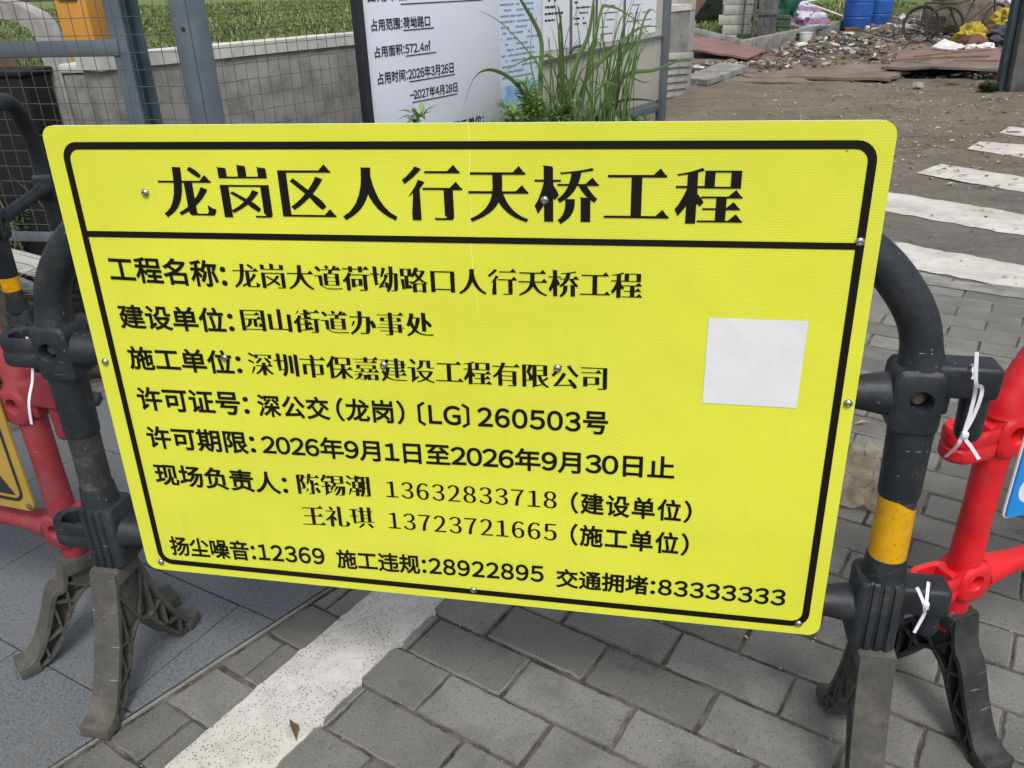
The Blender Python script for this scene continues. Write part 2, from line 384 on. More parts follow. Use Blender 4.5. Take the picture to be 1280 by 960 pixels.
def box(bm, c, s, rot=None, bev=0.0, mi=0, seg=2):
    """box centred on c with full size s; rot a 3x3/euler; bevelled"""
    b2 = bmesh.new()
    bmesh.ops.create_cube(b2, size=1.0)
    for v in b2.verts: v.co = Vector((v.co.x * s[0], v.co.y * s[1], v.co.z * s[2]))
    if bev > 0: bmesh.ops.bevel(b2, geom=list(b2.edges), offset=bev, segments=seg, profile=.5, affect='EDGES', clamp_overlap=True)
    mt = Matrix.Identity(3)
    if rot is not None:
        if isinstance(rot, Matrix): mt = rot
        else:
            from mathutils import Euler
            mt = Euler(rot).to_matrix()
    mp = {}
    for v in b2.verts: mp[v] = bm.verts.new(mt @ v.co + Vector(c))
    for f in b2.faces:
        nf = bm.faces.new([mp[v] for v in f.verts]); nf.material_index = mi
    b2.free()

def tube(bm, pts, rad, n=14, caps=True, mi=0, flat=None):
    """tube along points; rad number or list; flat=(a,b,side vector) gives a flat band"""
    pts = [Vector(p) for p in pts]
    rads = rad if isinstance(rad, (list, tuple)) else [rad] * len(pts)
    tang = []
    for i in range(len(pts)):
        a = pts[max(i - 1, 0)]; b = pts[min(i + 1, len(pts) - 1)]
        tang.append((b - a).normalized())
    up = Vector((0, 0, 1)) if abs(tang[0].z) < .9 else Vector((0, 1, 0))
    nx = tang[0].cross(up).normalized()
    rings = []
    for i, p in enumerate(pts):
        t = tang[i]
        nx = (nx - t * nx.dot(t)).normalized()
        ny = t.cross(nx)
        ring = []
        for k in range(n):
            a = 2 * math.pi * k / n
            ring.append(bm.verts.new(p + nx * math.cos(a) * rads[i] + ny * math.sin(a) * rads[i]))
        rings.append(ring)
    for a, b in zip(rings, rings[1:]): ring_faces(bm, a, b, mi)
    if caps:
        cap(bm, rings[0], mi, True); cap(bm, rings[-1], mi)

def strip(bm, pts, side, width, thick, mi=0):
    """rectangular band swept along pts; 'side' is the constant width direction"""
    pts = [Vector(p) for p in pts]; side = Vector(side).normalized()
    rings = []
    for i, p in enumerate(pts):
        t = (pts[min(i + 1, len(pts) - 1)] - pts[max(i - 1, 0)]).normalized()
        nn = t.cross(side).normalized()
        wv = width[i] if isinstance(width, (list, tuple)) else width
        rings.append([bm.verts.new(p + side * sx * wv / 2 + nn * sy * thick / 2) for sx, sy in ((-1, -1), (1, -1), (1, 1), (-1, 1))])
    for a, b in zip(rings, rings[1:]): ring_faces(bm, a, b, mi)
    cap(bm, rings[0], mi, True); cap(bm, rings[-1], mi)

def catmull(pts, n=6):
    pts = [Vector(p) for p in pts]; out = []
    for i in range(len(pts) - 1):
        p0 = pts[max(i - 1, 0)]; p1 = pts[i]; p2 = pts[i + 1]; p3 = pts[min(i + 2, len(pts) - 1)]
        for k in range(n):
            t = k / n
            out.append(.5 * ((2 * p1) + (p2 - p0) * t + (2 * p0 - 5 * p1 + 4 * p2 - p3) * t * t + (3 * p1 - p0 - 3 * p2 + p3) * t ** 3))
    out.append(pts[-1]); return out

def rrect(w, h, r, n=5, cx=0, cy=0):
    out = []
    for (sx, sy, a0) in ((1, 1, 0), (-1, 1, 90), (-1, -1, 180), (1, -1, 270)):
        for k in range(n + 1):
            a = R(a0 + 90 * k / n)
            out.append((cx + sx * (w / 2 - r) + r * math.cos(a), cy + sy * (h / 2 - r) + r * math.sin(a)))
    return out

def prism(bm, loop, f, d0, d1, bev=0.0, mi=0, mi_side=None):
    """extrude a 2-D loop; f(x, y, d) gives the 3-D point"""
    ms = mi if mi_side is None else mi_side
    if bev:
        cx = sum(p[0] for p in loop) / len(loop); cy = sum(p[1] for p in loop) / len(loop)
        w_ = max(abs(p[0] - cx) for p in loop); h_ = max(abs(p[1] - cy) for p in loop)
        ins = [(cx + (p[0] - cx) * (1 - bev / w_), cy + (p[1] - cy) * (1 - bev / h_)) for p in loop]
        s = 1 if d1 > d0 else -1
        layers = [(ins, d0), (loop, d0 + s * bev), (loop, d1 - s * bev), (ins, d1)]
    else: layers = [(loop, d0), (loop, d1)]
    rings = [[bm.verts.new(f(p[0], p[1], d)) for p in lp] for lp, d in layers]
    for a, b in zip(rings, rings[1:]): ring_faces(bm, a, b, ms)
    cap(bm, rings[0], mi, True); cap(bm, rings[-1], mi)

def lathe(bm, prof, c=(0, 0, 0), n=24, mi=0, axis='z'):
    rings = []
    for r, z in prof:
        rg = []
        for k in range(n):
            a = 2 * math.pi * k / n
            x, y = r * math.cos(a), r * math.sin(a)
            co = (x, y, z) if axis == 'z' else ((x, z, y) if axis == 'y' else (z, x, y))
            rg.append(bm.verts.new(Vector(co) + Vector(c)))
        rings.append(rg)
    for a, b in zip(rings, rings[1:]): ring_faces(bm, a, b, mi)
    cap(bm, rings[0], mi, True); cap(bm, rings[-1], mi)

def fixn(bm):
    bmesh.ops.recalc_face_normals(bm, faces=list(bm.faces)); return bm

def blob(bm, c, s, seed=0, sub=3, amp=.25, freq=2.0, mi=0, flatten=True):
    b2 = bmesh.new(); bmesh.ops.create_icosphere(b2, subdivisions=sub, radius=1)
    off = Vector((seed * 7.3, seed * 3.1, seed * 1.7))
    mp = {}
    for v in b2.verts:
        d = mnoise.fractal(v.co * freq + off, 1.0, 2.0, 4)
        co = v.co * (1 + amp * d)
        co = Vector((co.x * s[0], co.y * s[1], co.z * s[2])) + Vector(c)
        if flatten: co.z = max(co.z, c[2] - s[2] * .55)
        mp[v] = bm.verts.new(co)
    for f in b2.faces: bm.faces.new([mp[v] for v in f.verts]).material_index = mi
    b2.free()

def dup(root):
    r = root.copy(); COL.objects.link(r)
    for ch in list(root.children):
        c = ch.copy(); COL.objects.link(c); c.parent = r
        for g in list(ch.children):
            d = g.copy(); COL.objects.link(d); d.parent = c
    return r

# ================================================================== THE SETTING
L, W = 0.24, 0.12
U0 = Vector((-0.017, 0.234, 0)).dot(UX); V0 = Vector((-0.017, 0.234, 0)).dot(VX)
KA, KD = Vector((-0.7323, -0.2193)), Vector((0.498, 0.867)).normalized()     # kerb line
KN = Vector((KD.y, -KD.x))                                                   # points to the pavers

def clip(poly, p, n):
    out = []
    for i in range(len(poly)):
        a, b = poly[i], poly[(i + 1) % len(poly)]
        da, db = (a - p).dot(n), (b - p).dot(n)
        if da >= 0: out.append(a)
        if (da >= 0) != (db >= 0): out.append(a + (b - a) * (da / (da - db)))
    return out
def area(p): return sum(p[i].x * p[(i + 1) % len(p)].y - p[(i + 1) % len(p)].x * p[i].y for i in range(len(p))) / 2
def inset(poly, d):
    out = []; n = len(poly)
    for i in range(n):
        a, b, c = poly[i - 1], poly[i], poly[(i + 1) % n]
        e1, e2 = (b - a), (c - b)
        if e1.length < 1e-6 or e2.length < 1e-6: return None
        n1 = Vector((-e1.y, e1.x)).normalized(); n2 = Vector((-e2.y, e2.x)).normalized()
        mm = n1 + n2
        if mm.length < .2: return None
        mm = mm / (mm.dot(n1))
        out.append(b + mm * d)
    return out
def block(bm, poly, ztop, gap, bev, depth=.035, tilt=(0, 0), wear=0.0):
    if area(poly) < 0: poly = poly[::-1]
    cl = [poly[0]]
    for p in poly[1:]:
        if (p - cl[-1]).length > .004: cl.append(p)
    if (cl[0] - cl[-1]).length < .004: cl.pop()
    if len(cl) < 3 or area(cl) < 1e-4: return
    if wear:
        w2 = []
        for i in range(len(cl)):
            p, q = cl[i], cl[(i + 1) % len(cl)]; e = q - p; ns = max(1, int(e.length / .014)); nv = Vector((-e.y, e.x)).normalized()
            for k in range(ns):
                z = p + e * (k / ns)
                w2.append(z + nv * (wear * max(-.1, .35 + mnoise.fractal(Vector((z.x * 60, z.y * 60, ztop * 4000)), .8, 2, 3)) if k else wear * .9))
        cl = w2
    a = inset(cl, gap); b = inset(cl, gap + bev)
    if not a or not b or area(b) <= 0: return
    c = sum(cl, Vector((0, 0))) / len(cl)
    def P(p, z): return bm.verts.new((p.x, p.y, z + (p.x - c.x) * tilt[0] + (p.y - c.y) * tilt[1]))
    r0 = [P(p, -depth) for p in a]; r1 = [P(p, ztop - bev * .8) for p in a]; r2 = [P(p, ztop) for p in b]
    ring_faces(bm, r0, r1); ring_faces(bm, r1, r2); cap(bm, r2)

rng = random.Random(5)
# big ground sheet to the horizon, gently uneven
bm = bmesh.new()
xs = [-300, -120, -60, -40, -30, -24] + [-20 + .5 * i for i in range(81)] + [24, 30, 40, 60, 120, 300]
ys = [-300, -100, -40, -15, -6, -3, -1.5, 0, 1, 2, 3, 3.5, 4] + [4.4 + .4 * i for i in range(62)] + [32, 38, 50, 80, 140, 300]
grid = []
for x in xs:
    row = []
    for y in ys:
        v = Vector((x, y, 0)).dot(VX); u = Vector((x, y, 0)).dot(UX)
        k = min(1, max(0, (v - 4.2) / 3)); z = -.012
        if v > 4 and math.hypot(x, y) < 60:
            z += k * .05 * mnoise.fractal(Vector((x * .7, y * .7, 3)), 1, 2, 4)
            if v > 10.4: z += .05 * abs(mnoise.fractal(Vector((x * 1.3, y * 1.3, 8)), 1, 2, 4))
        row.append(bm.verts.new((x, y, z)))
    grid.append(row)
for i in range(len(xs) - 1):
    for j in range(len(ys) - 1):
        bm.faces.new((grid[i][j], grid[i + 1][j], grid[i + 1][j + 1], grid[i][j + 1]))
ground_o = struct(obj('ground', bm, M['ground']))
from mathutils.bvhtree import BVHTree
GBVH = BVHTree.FromPolygons([v.co.copy() for v in ground_o.data.vertices], [tuple(p.vertices) for p in ground_o.data.polygons])
def gz0(x, y):
    h = GBVH.ray_cast(Vector((x, y, 5)), Vector((0, 0, -1)))
    return h[0].z if h[0] is not None else -.012

# sand bed below the blocks
bm = bmesh.new()
f = bm.faces.new([bm.verts.new(UV(u, v, -.0060)) for u, v in ((-6, -2.5), (5, -2.5), (5, 3.06), (-6, 3.06))])
struct(obj('paving_bed', bm, M['joint'], smooth=False))

# grey concrete pavers in running bond
bm = bmesh.new()
VEND = 3.04
for k in range(-22, 24):
    v0 = V0 + k * W; v1 = v0 + W
    if v1 > VEND + .06: continue
    for i in range(-14, 20):
        u0 = U0 + (i + (0 if k % 2 == 0 else .5)) * L; u1 = u0 + L
        j = lambda: rng.uniform(-.0022, .0022)
        poly = [Vector((UX.x * u + VX.x * v, UX.y * u + VX.y * v)) for u, v in ((u0 + j(), v0 + j()), (u1 + j(), v0 + j()), (u1 + j(), v1 + j()), (u0 + j(), v1 + j()))]
        poly = clip(poly, KA + KN * .012, KN)
        if len(poly) < 3: continue
        near_edge = v1 > VEND - .15
        block(bm, poly, rng.uniform(-.0016, .0012) - (.003 if near_edge else 0), rng.uniform(.0018, .0034), .0032, tilt=(rng.uniform(-.006, .006), rng.uniform(-.006, .006)), wear=.0030 if -.9 < v0 < 3 and u0 < 1.6 else 0)
struct(obj('pavement', fixn(bm), M['paver'], ang=25))

# rough concrete edge between the pavers and the crossing
bm = bmesh.new()
pa, pb = [], []
for i in range(90):
    u = U0 - 2.5 + i * .09
    pa.append(bm.verts.new(UV(u, VEND + .035 + .02 * mnoise.noise(Vector((u * 9, 1, 1))), .001 + .003 * mnoise.noise(Vector((u * 14, 2, 0))))))
    pb.append(bm.verts.new(UV(u, VEND + .20 + .05 * mnoise.noise(Vector((u * 5, 4, 1))), -.006)))
for i in range(89): bm.faces.new((pa[i], pa[i + 1], pb[i + 1], pb[i]))
struct(obj('kerb', bm, M['concrete']))

# granite slabs
bm = bmesh.new()
GD = Vector((math.cos(R(-18.6)), math.sin(R(-18.6)))); GN = Vector((-GD.y, GD.x))
for r in range(-9, 9):
    t0 = .041 + r * .327; t1 = t0 + .327
    off = -.645 if (r % 2) else -.645 + .31
    for i in range(-7, 7):
        s0 = off + i * .635; s1 = s0 + .635
        poly = [GD * s + GN * t for s, t in ((s0, t0), (s1, t0), (s1, t1), (s0, t1))]
        poly = clip(poly, KA - KN * .006, -KN)
        if len(poly) >= 3: poly = clip(poly, Vector((UX.x * -1.95, UX.y * -1.95)), Vector((UX.x, UX.y)))
        if len(poly) >= 3: poly = clip(poly, Vector((0, 1.55)), Vector((0, -1)))
        if len(poly) < 3: continue
        block(bm, poly, rng.uniform(-.0006, .0006), .0016, .0012, .03)
struct(obj('footpath', fixn(bm), M['granite'], ang=25))

# thin grey edging strip along the granite
bm = bmesh.new()
pts = []
for i in range(60):
    q = KA + KD * (-1.5 + i * .06) + KN * (.004 + .002 * mnoise.noise(Vector((i * .4, 0, 0))))
    pts.append((q.x, q.y, -.001))
strip(bm, pts, (KN.x, KN.y, 0), .0035, .006)
struct(obj('path_edge', bm, M['concrete'], smooth=False))

# planting bed between the granite and the fence
bm = bmesh.new()
nx_, ny_ = 26, 40
g2 = [[None] * (ny_ + 1) for _ in range(nx_ + 1)]
for i in range(nx_ + 1):
    for j in range(ny_ + 1):
        v = .2 + j * .17; u = -4.2 + i * (2.25 / nx_)
        p = UV(u, v)
        z = .012 + .025 * mnoise.fractal(Vector((p.x * 3, p.y * 3, 1)), 1, 2, 4)
        g2[i][j] = bm.verts.new((p.x, max(p.y, 1.57) if v < 3 else p.y, z))
for i in range(nx_):
    for j in range(ny_):
        try: bm.faces.new((g2[i][j], g2[i + 1][j], g2[i + 1][j + 1], g2[i][j + 1]))
        except ValueError: pass
struct(obj('planting_ground', fixn(bm), M['soil']))

# white line painted across the pavers: follows the blocks, ragged at their joints
bm = bmesh.new()
ul, ur = U0 - 1.285 * L, U0 - .59 * L
pl, pr = [], []
vv = V0 - 12 * W; NV = 300; dv = (VEND - vv) / NV
rj = random.Random(3); jl = {}
for i in range(NV + 1):
    v = vv + i * dv
    k = math.floor((v - V0) / W + 1e-6); fr = (v - V0) / W - k
    if k not in jl: jl[k] = (rj.uniform(-.009, .006), rj.uniform(-.006, .007))
    nub = .010 * math.exp(-((min(fr, 1 - fr)) * W / .006) ** 2)
    wob = .0025 * mnoise.noise(Vector((v * 40, 0, 5)))
    a = ul + jl[k][0] - nub * (.5 + .5 * mnoise.noise(Vector((k, 3, 1)))) + wob; b = ur + jl[k][1] + nub + wob
    row = []
    for q in range(9):
        t = q / 8; dip = -.0035 * math.exp(-((min(fr, 1 - fr)) * W / .0025) ** 2)
        row.append(bm.verts.new(UV(a + (b - a) * t, v, .0042 + dip * (.4 if (k * 7) % 3 else 1))))
    pl.append(row)
for r0, r1 in zip(pl, pl[1:]):
    for q in range(8): bm.faces.new((r0[q], r0[q + 1], r1[q + 1], r1[q]))
# a narrow skirt so that the coat has an edge
e = [r[0] for r in pl]; e2 = [r[-1] for r in pl]
for lst, s in ((e, 1), (e2, -1)):
    low = [bm.verts.new(v.co - Vector((0, 0, .006))) for v in lst]
    for i in range(len(lst) - 1): bm.faces.new((lst[i], lst[i + 1], low[i + 1], low[i]))
struct(obj('road_line_marking', fixn(bm), M['paint']))

# zebra crossing stripes
bm = bmesh.new()
def stripe(A, B, C, D):
    """A,B left end (near, far); C,D right end (far, near)"""
    A, B, C, D = map(Vector, (A, B, C, D))
    n = 150; ra, rb = [], []
    ext = 1.0
    C2 = C + (C - B) * ext; D2 = D + (D - A) * ext
    rows = []
    for i in range(n + 1):
        t = i / n
        a = A.lerp(D2, t); b = B.lerp(C2, t)
        jj = .022 * mnoise.fractal(Vector((a.x * 8, a.y * 8, 2)), .8, 2, 4); jk = .022 * mnoise.fractal(Vector((b.x * 8, b.y * 8, 7)), .8, 2, 4)
        d = (b - a).normalized()
        a = a + d * jj; b = b + d * jk
        def gz(p): return gz0(p.x, p.y) + .004
        rows.append([bm.verts.new((*a.lerp(b, q / 6), gz(a.lerp(b, q / 6)))) for q in range(7)])
    for r0, r1 in zip(rows, rows[1:]):
        for q in range(6): bm.faces.new((r0[q], r1[q], r1[q + 1], r0[q + 1]))
stripe((3.11, 6.93), (3.34, 7.35), (3.42, 7.19), (3.24, 6.72))
stripe((2.62, 6.12), (2.82, 6.47), (3.1, 6.3), (2.92, 5.79))
stripe((2.02, 5.18), (2.28, 5.56), (2.71, 5.15), (2.53, 4.61))
stripe((1.40, 4.24), (1.58, 4.68), (2.34, 4.06), (2.19, 3.6))
stripe((0.90, 3.37), (1.08, 3.74), (2.01, 3.07), (1.89, 2.71))
struct(obj('crosswalk_marking', fixn(bm), M['xpaint'], smooth=False))

# raised lawn behind the wall and behind the stone kerb
def lawn_z(u, v):
    k = min(1, max(0, (v - 8.5) / 9)); k = k * k * (3 - 2 * k)
    return .60 * (1 - k) + .21 * k + .05 * mnoise.fractal(Vector((u * .7, v * .7, 4)), 1, 2, 4) + min(.25, .012 * max(0, -4.6 - u))
lu = [-3.36 - .21 * i for i in range(30)] + [-9.7 - .5 * i for i in range(30)] + [-25, -27, -30, -35, -45, -70, -120, -250]
lv = [-60, -30, -15, -8, -4, -2] + [-1 + .3 * i for i in range(130)] + [39, 41, 44, 50, 60, 80, 120, 200]
bm = bmesh.new(); gv = {}
def lvv(i, j):
    if (i, j) not in gv: gv[(i, j)] = bm.verts.new(UV(lu[i], lv[j], lawn_z(lu[i], lv[j])))
    return gv[(i, j)]
for i in range(len(lu) - 1):
    for j in range(len(lv) - 1):
        v, u = lv[j + 1], lu[i]
        if u > -4.6 and v > 8.2: continue
        if u > -6.9 and 8.2 < v < 17.4: continue
        if UV(u, v).y < 3.5 and u > -9: continue
        if v < -1.2 and u > -5: continue
        bm.faces.new((lvv(i, j), lvv(i + 1, j), lvv(i + 1, j + 1), lvv(i, j + 1)))
ex_e = bmesh.ops.extrude_edge_only(bm, edges=[e for e in bm.edges if e.is_boundary])
for v in ex_e['geom']:
    if isinstance(v, bmesh.types.BMVert): v.co.z = -.08
struct(obj('lawn', fixn(bm), M['lawn']))

# ================================================================== LETTERING
_gc = {}
def glyph(ch):
    """outline loops of one character at size 1: list of [(x, y)], corners kept"""
    if ch in _gc: return _gc[ch]
    cu = bpy.data.curves.new('glyph', 'FONT'); cu.body = ch; cu.size = 1
    o = bpy.data.objects.new('glyph', cu); COL.objects.link(o)
    bpy.context.view_layer.update()
    dg = bpy.context.evaluated_depsgraph_get()
    c = o.evaluated_get(dg).to_curve(dg)
    res = []
    for s in c.splines:
        bp = list(s.bezier_points); n = len(bp); lp = []
        for i in range(n):
            a, b = bp[i], bp[(i + 1) % n]
            p0, p1, p2, p3 = [Vector(v[:2]) for v in (a.co, a.handle_right, b.handle_left, b.co)]
            d = p3 - p0; ln = d.length
            if ln < 1e-5: continue
            dn = Vector((-d.y, d.x)) / ln
            straight = abs((p1 - p0).dot(dn)) < .002 and abs((p2 - p0).dot(dn)) < .002
            st = 1 if straight else 7
            for k in range(st):
                t = k / st; lp.append(((1 - t) ** 3) * p0 + 3 * t * (1 - t) ** 2 * p1 + 3 * t * t * (1 - t) * p2 + t ** 3 * p3)
        cl = []
        for p in lp:
            if not cl or (p - cl[-1]).length > 1e-4: cl.append(p)
        if len(cl) > 2 and (cl[0] - cl[-1]).length < 1e-4: cl.pop()
        if len(cl) > 2: res.append(cl)
    if sum(area2(l) for l in res) < 0: res = [l[::-1] for l in res]
    o.evaluated_get(dg).to_curve_clear()
    bpy.data.objects.remove(o); bpy.data.curves.remove(cu)
    _gc[ch] = res
    return res

def area2(p): return sum(p[i].x * p[(i + 1) % len(p)].y - p[(i + 1) % len(p)].x * p[i].y for i in range(len(p))) / 2

def restyle(loops, style, wt=1.0, bare=False):
    """'sans' thickens every stroke; 'song' thins the level strokes, thickens the upright ones, adds the triangles of a Song face"""
    out, extra = [], []
    for lp in loops:
        n = len(lp)
        # caps: short straight edges with two convex corners
        caps = []
        if style == 'song' and not bare and area2(lp) > 0:
            for i in range(n):
                a, b = lp[i], lp[(i + 1) % n]; p, q = lp[i - 1], lp[(i + 2) % n]
                e = b - a; l = e.length
                if not (.045 < l < .115): continue
                e1 = (a - p).normalized(); e2 = (q - b).normalized(); en = e / l
                if e1.cross(en) < .5 or en.cross(e2) < .5: continue
                caps.append((i, Vector((e.y, -e.x)) / l, l, (a - p).length, (q - b).length))
        # refine long edges
        pts, idx = [], {}
        for i in range(n):
            a, b = lp[i], lp[(i + 1) % n]; idx[i] = len(pts)
            k = max(1, int((b - a).length / .045)) if style == 'song' and not bare else 1
            for q in range(k): pts.append(a.lerp(b, q / k))
        m_ = len(pts)
        nrm = []
        for i in range(m_):
            d = pts[(i + 1) % m_] - pts[i]; d.normalize(); nrm.append(Vector((d.y, -d.x)))
        add = [0.0] * m_
        for (i, nv, l, la, lb) in caps:
            i0 = idx[i]; i1 = idx[(i + 1) % n]
            ang = math.degrees(math.atan2(nv.y, nv.x))
            A, B = lp[i], lp[(i + 1) % n]
            if -172 < ang < -100 or (ang >= 172 and False):          # left-falling stroke: taper to a point
                D = .46
                for start, stp in ((i0, -1), (i1, 1)):
                    s = 0; j = start
                    while s < D:
                        add[j] -= (l * .43 + .012 * wt) * (1 - s / D)
                        j2 = (j + stp) % m_; s += (pts[j2] - pts[j]).length; j = j2
                        if j == start: break
            elif -75 < ang < -12:                                     # right-falling stroke: swells before its end
                D = .26
                for start, stp in ((i0, -1), (i1, 1)):
                    s = 0; j = start
                    while s < D:
                        add[j] += .016 * math.sin(math.pi * min(1, s / D)) - .01 * (1 - s / D)
                        j2 = (j + stp) % m_; s += (pts[j2] - pts[j]).length; j = j2
                        if j == start: break
            elif abs(ang) < 12 and la > .13 and lb > .13:             # right end of a level stroke: the triangle
                x = max(A.x, B.x); yb = min(A.y, B.y) + .018; yt = max(A.y, B.y) - .02
                extra.append([Vector((x - .19, yb + .008)), Vector((x + .045, yb)), Vector((x - .060, yt + .105))])
            elif abs(ang - 90) < 14 and la > .12 and lb > .12:        # head of an upright stroke: small flag
                xl = min(A.x, B.x) - .03; xr = max(A.x, B.x) + .016; y = max(A.y, B.y)
                extra.append([Vector((xl - .02, y + .018)), Vector((xl + .02, y - .045)), Vector((xr, y - .03)), Vector((xr + .02, y - .002))])
        if style == 'sans': sfun = lambda nv: .0235 * wt
        elif bare: sfun = lambda nv: .026 * nv.x * nv.x - .013 * nv.y * nv.y
        else: sfun = lambda nv: .0255 * wt * nv.x * nv.x - .0185 * nv.y * nv.y
        new = []
        for i in range(m_):
            n1, n2 = nrm[i - 1], nrm[i]; s1, s2 = sfun(n1) + add[i], sfun(n2) + add[i]
            det = n1.x * n2.y - n1.y * n2.x
            if abs(det) < .35:
                nn = (n1 + n2).normalized(); mv = nn * ((s1 + s2) / 2)
            else:
                mv = Vector(((s1 * n2.y - s2 * n1.y) / det, (n1.x * s2 - n2.x * s1) / det))
                if mv.length > .06: mv = mv.normalized() * .06
            new.append(pts[i] + mv)
        out.append(new)
    return out, extra

_tri = {}
def glyph_tris(ch, style, bare, wt=1.0):
    key = (ch, style, bare, wt)
    if key in _tri: return _tri[key]
    lo, ex = restyle(glyph(ch), style, wt, bare)
    res = []
    vs, ed = [], []
    for l in lo:
        b = len(vs); n = len(l); vs += l; ed += [(b + i, b + (i + 1) % n) for i in range(n)]
    r = delaunay_2d_cdt(vs, ed, [], 0, 1e-6)
    fs = []
    for f in r[2]:
        c = sum((r[0][i] for i in f), Vector((0, 0))) / len(f); wn = 0
        for l in lo:
            for i in range(len(l)):
                p, q = l[i - 1], l[i]
                if (p.y <= c.y) != (q.y <= c.y):
                    cr = (q.x - p.x) * (c.y - p.y) - (c.x - p.x) * (q.y - p.y)
                    if p.y <= c.y and cr > 0: wn += 1
                    elif p.y > c.y and cr < 0: wn -= 1
        if wn > 0: fs.append(list(f))
    res.append(([v.copy() for v in r[0]], fs))
    for l in ex: res.append(([v.copy() for v in l], [list(range(len(l)))]))
    _tri[key] = res
    return res

FW = {c: chr(ord(c) + 0xFEE0) for c in '0123456789LG-.,:()'}
def layout(text, style, dig=.60, sp=.0, dsp=0.0, par=.42):
    """list of (char, x offset); CJK one em, figures narrower"""
    x = 0; out = []
    for ch in text:
        if ch == ' ': x += .42; continue
        g = FW.get(ch, ch)
        lo = glyph(g)
        xs_ = [p.x for l in lo for p in l]
        x0, x1 = min(xs_), max(xs_)
        if ch.isdigit() or ch in 'LG':
            adv = dig + dsp; out.append((g, x + adv / 2 - (x0 + x1) / 2, True)); x += adv
        elif ch in ':.,-': adv = .36; out.append((g, x + adv / 2 - (x0 + x1) / 2, True)); x += adv
        elif ch in '(〔': out.append((g, x + par - .08 - x1, False)); x += par
        elif ch in ')〕': out.append((g, x + .08 - x0, False)); x += par
        else: out.append((g, x + sp / 2, False)); x += 1 + sp
    return out

def lettering(parent, text, style, x0, x1, zl, zr, h, mat, y=-.0009, wt=1.0, **kw):
    """one line of lettering whose ink runs from x0 to x1, its middle at height zl on the left and zr on the right"""
    pcs = []
    for g, ox, dg in layout(text, style, **kw):
        for vs, fs in glyph_tris(g, style, dg and style == 'song', wt): pcs.append(([Vector((v.x + ox, v.y)) for v in vs], fs))
    X = [v.x for vs, _ in pcs for v in vs]; Y = [v.y for vs, _ in pcs for v in vs]
    a, b, c, d = min(X), max(X), min(Y), max(Y)
    bm = bmesh.new()
    for q, (vs, fs) in enumerate(pcs):
        yy = y - .00003 * (q % 4)
        bv = []
        for v in vs:
            t = (v.x - a) / (b - a)
            bv.append(bm.verts.new((x0 + t * (x1 - x0), yy, zl + t * (zr - zl) + ((v.y - c) / (d - c) - .5) * h)))
        for f in fs:
            try:
                fc = bm.faces.new([bv[i] for i in f])
            except ValueError: pass
    bm.normal_update()
    for f in bm.faces:
        if f.normal.y > 0: f.normal_flip()
    return obj('lettering', bm, mat, parent, smooth=False)

# ================================================================== THE YELLOW SIGN
def frame_thing(name, label, cat, origin, ex, ez):
    o = thing(name, label, cat)
    ex = Vector(ex).normalized(); ez = Vector(ez).normalized(); ey = ez.cross(ex)
    mt = Matrix.Identity(4)
    for i in range(3): mt[i][0], mt[i][1], mt[i][2], mt[i][3] = ex[i], ey[i], ez[i], origin[i]
    o.matrix_world = mt
    return o

sign = frame_thing('notice_sign', 'large yellow construction notice sign with black Chinese lettering, screwed to the barrier', 'sign',
                   (-.6, 0, .3021), (1, 0, .0066), (-.0066, .0431, .999))
bm = bmesh.new()
SW, SH = 1.2005, .798
lp = rrect(SW, SH, .019, 6, SW / 2, SH / 2 - .001)
f0 = [bm.verts.new((x, 0, z)) for x, z in lp]; b0 = [bm.verts.new((x, .0055, z)) for x, z in lp]
fc = bm.faces.new(f0); fc.material_index = 0
ring_faces(bm, f0, b0, 1)
fc = bm.faces.new(b0[::-1]); fc.material_index = 2
obj('panel', fixn(bm), [M['yellow'], M['white_edge'], M['alu_back']], sign, smooth=False)

def band(bm, outer, inner, y):
    a = [bm.verts.new((x, y, z)) for x, z in outer]; b = [bm.verts.new((x, y, z)) for x, z in inner]
    ring_faces(bm, a, b)
bm = bmesh.new()
bx0, bx1, bz0, bz1, bt = .0275, 1.1815, .0140, .7735, .0108
band(bm, rrect(bx1 - bx0, bz1 - bz0, .026, 6, (bx0 + bx1) / 2, (bz0 + bz1) / 2), rrect(bx1 - bx0 - 2 * bt, bz1 - bz0 - 2 * bt, .0165, 6, (bx0 + bx1) / 2, (bz0 + bz1) / 2), -.0007)
q = [(bx0 + bt - .001, .6302), (bx1 - bt + .001, .6345), (bx1 - bt + .001, .6435), (bx0 + bt - .001, .6398)]
bm.faces.new([bm.verts.new((x, -.00078, z)) for x, z in q])
bm.normal_update()
for f in bm.faces:
    if f.normal.y > 0: f.normal_flip()
obj('border_line', bm, M['black_ink'], sign, smooth=False)

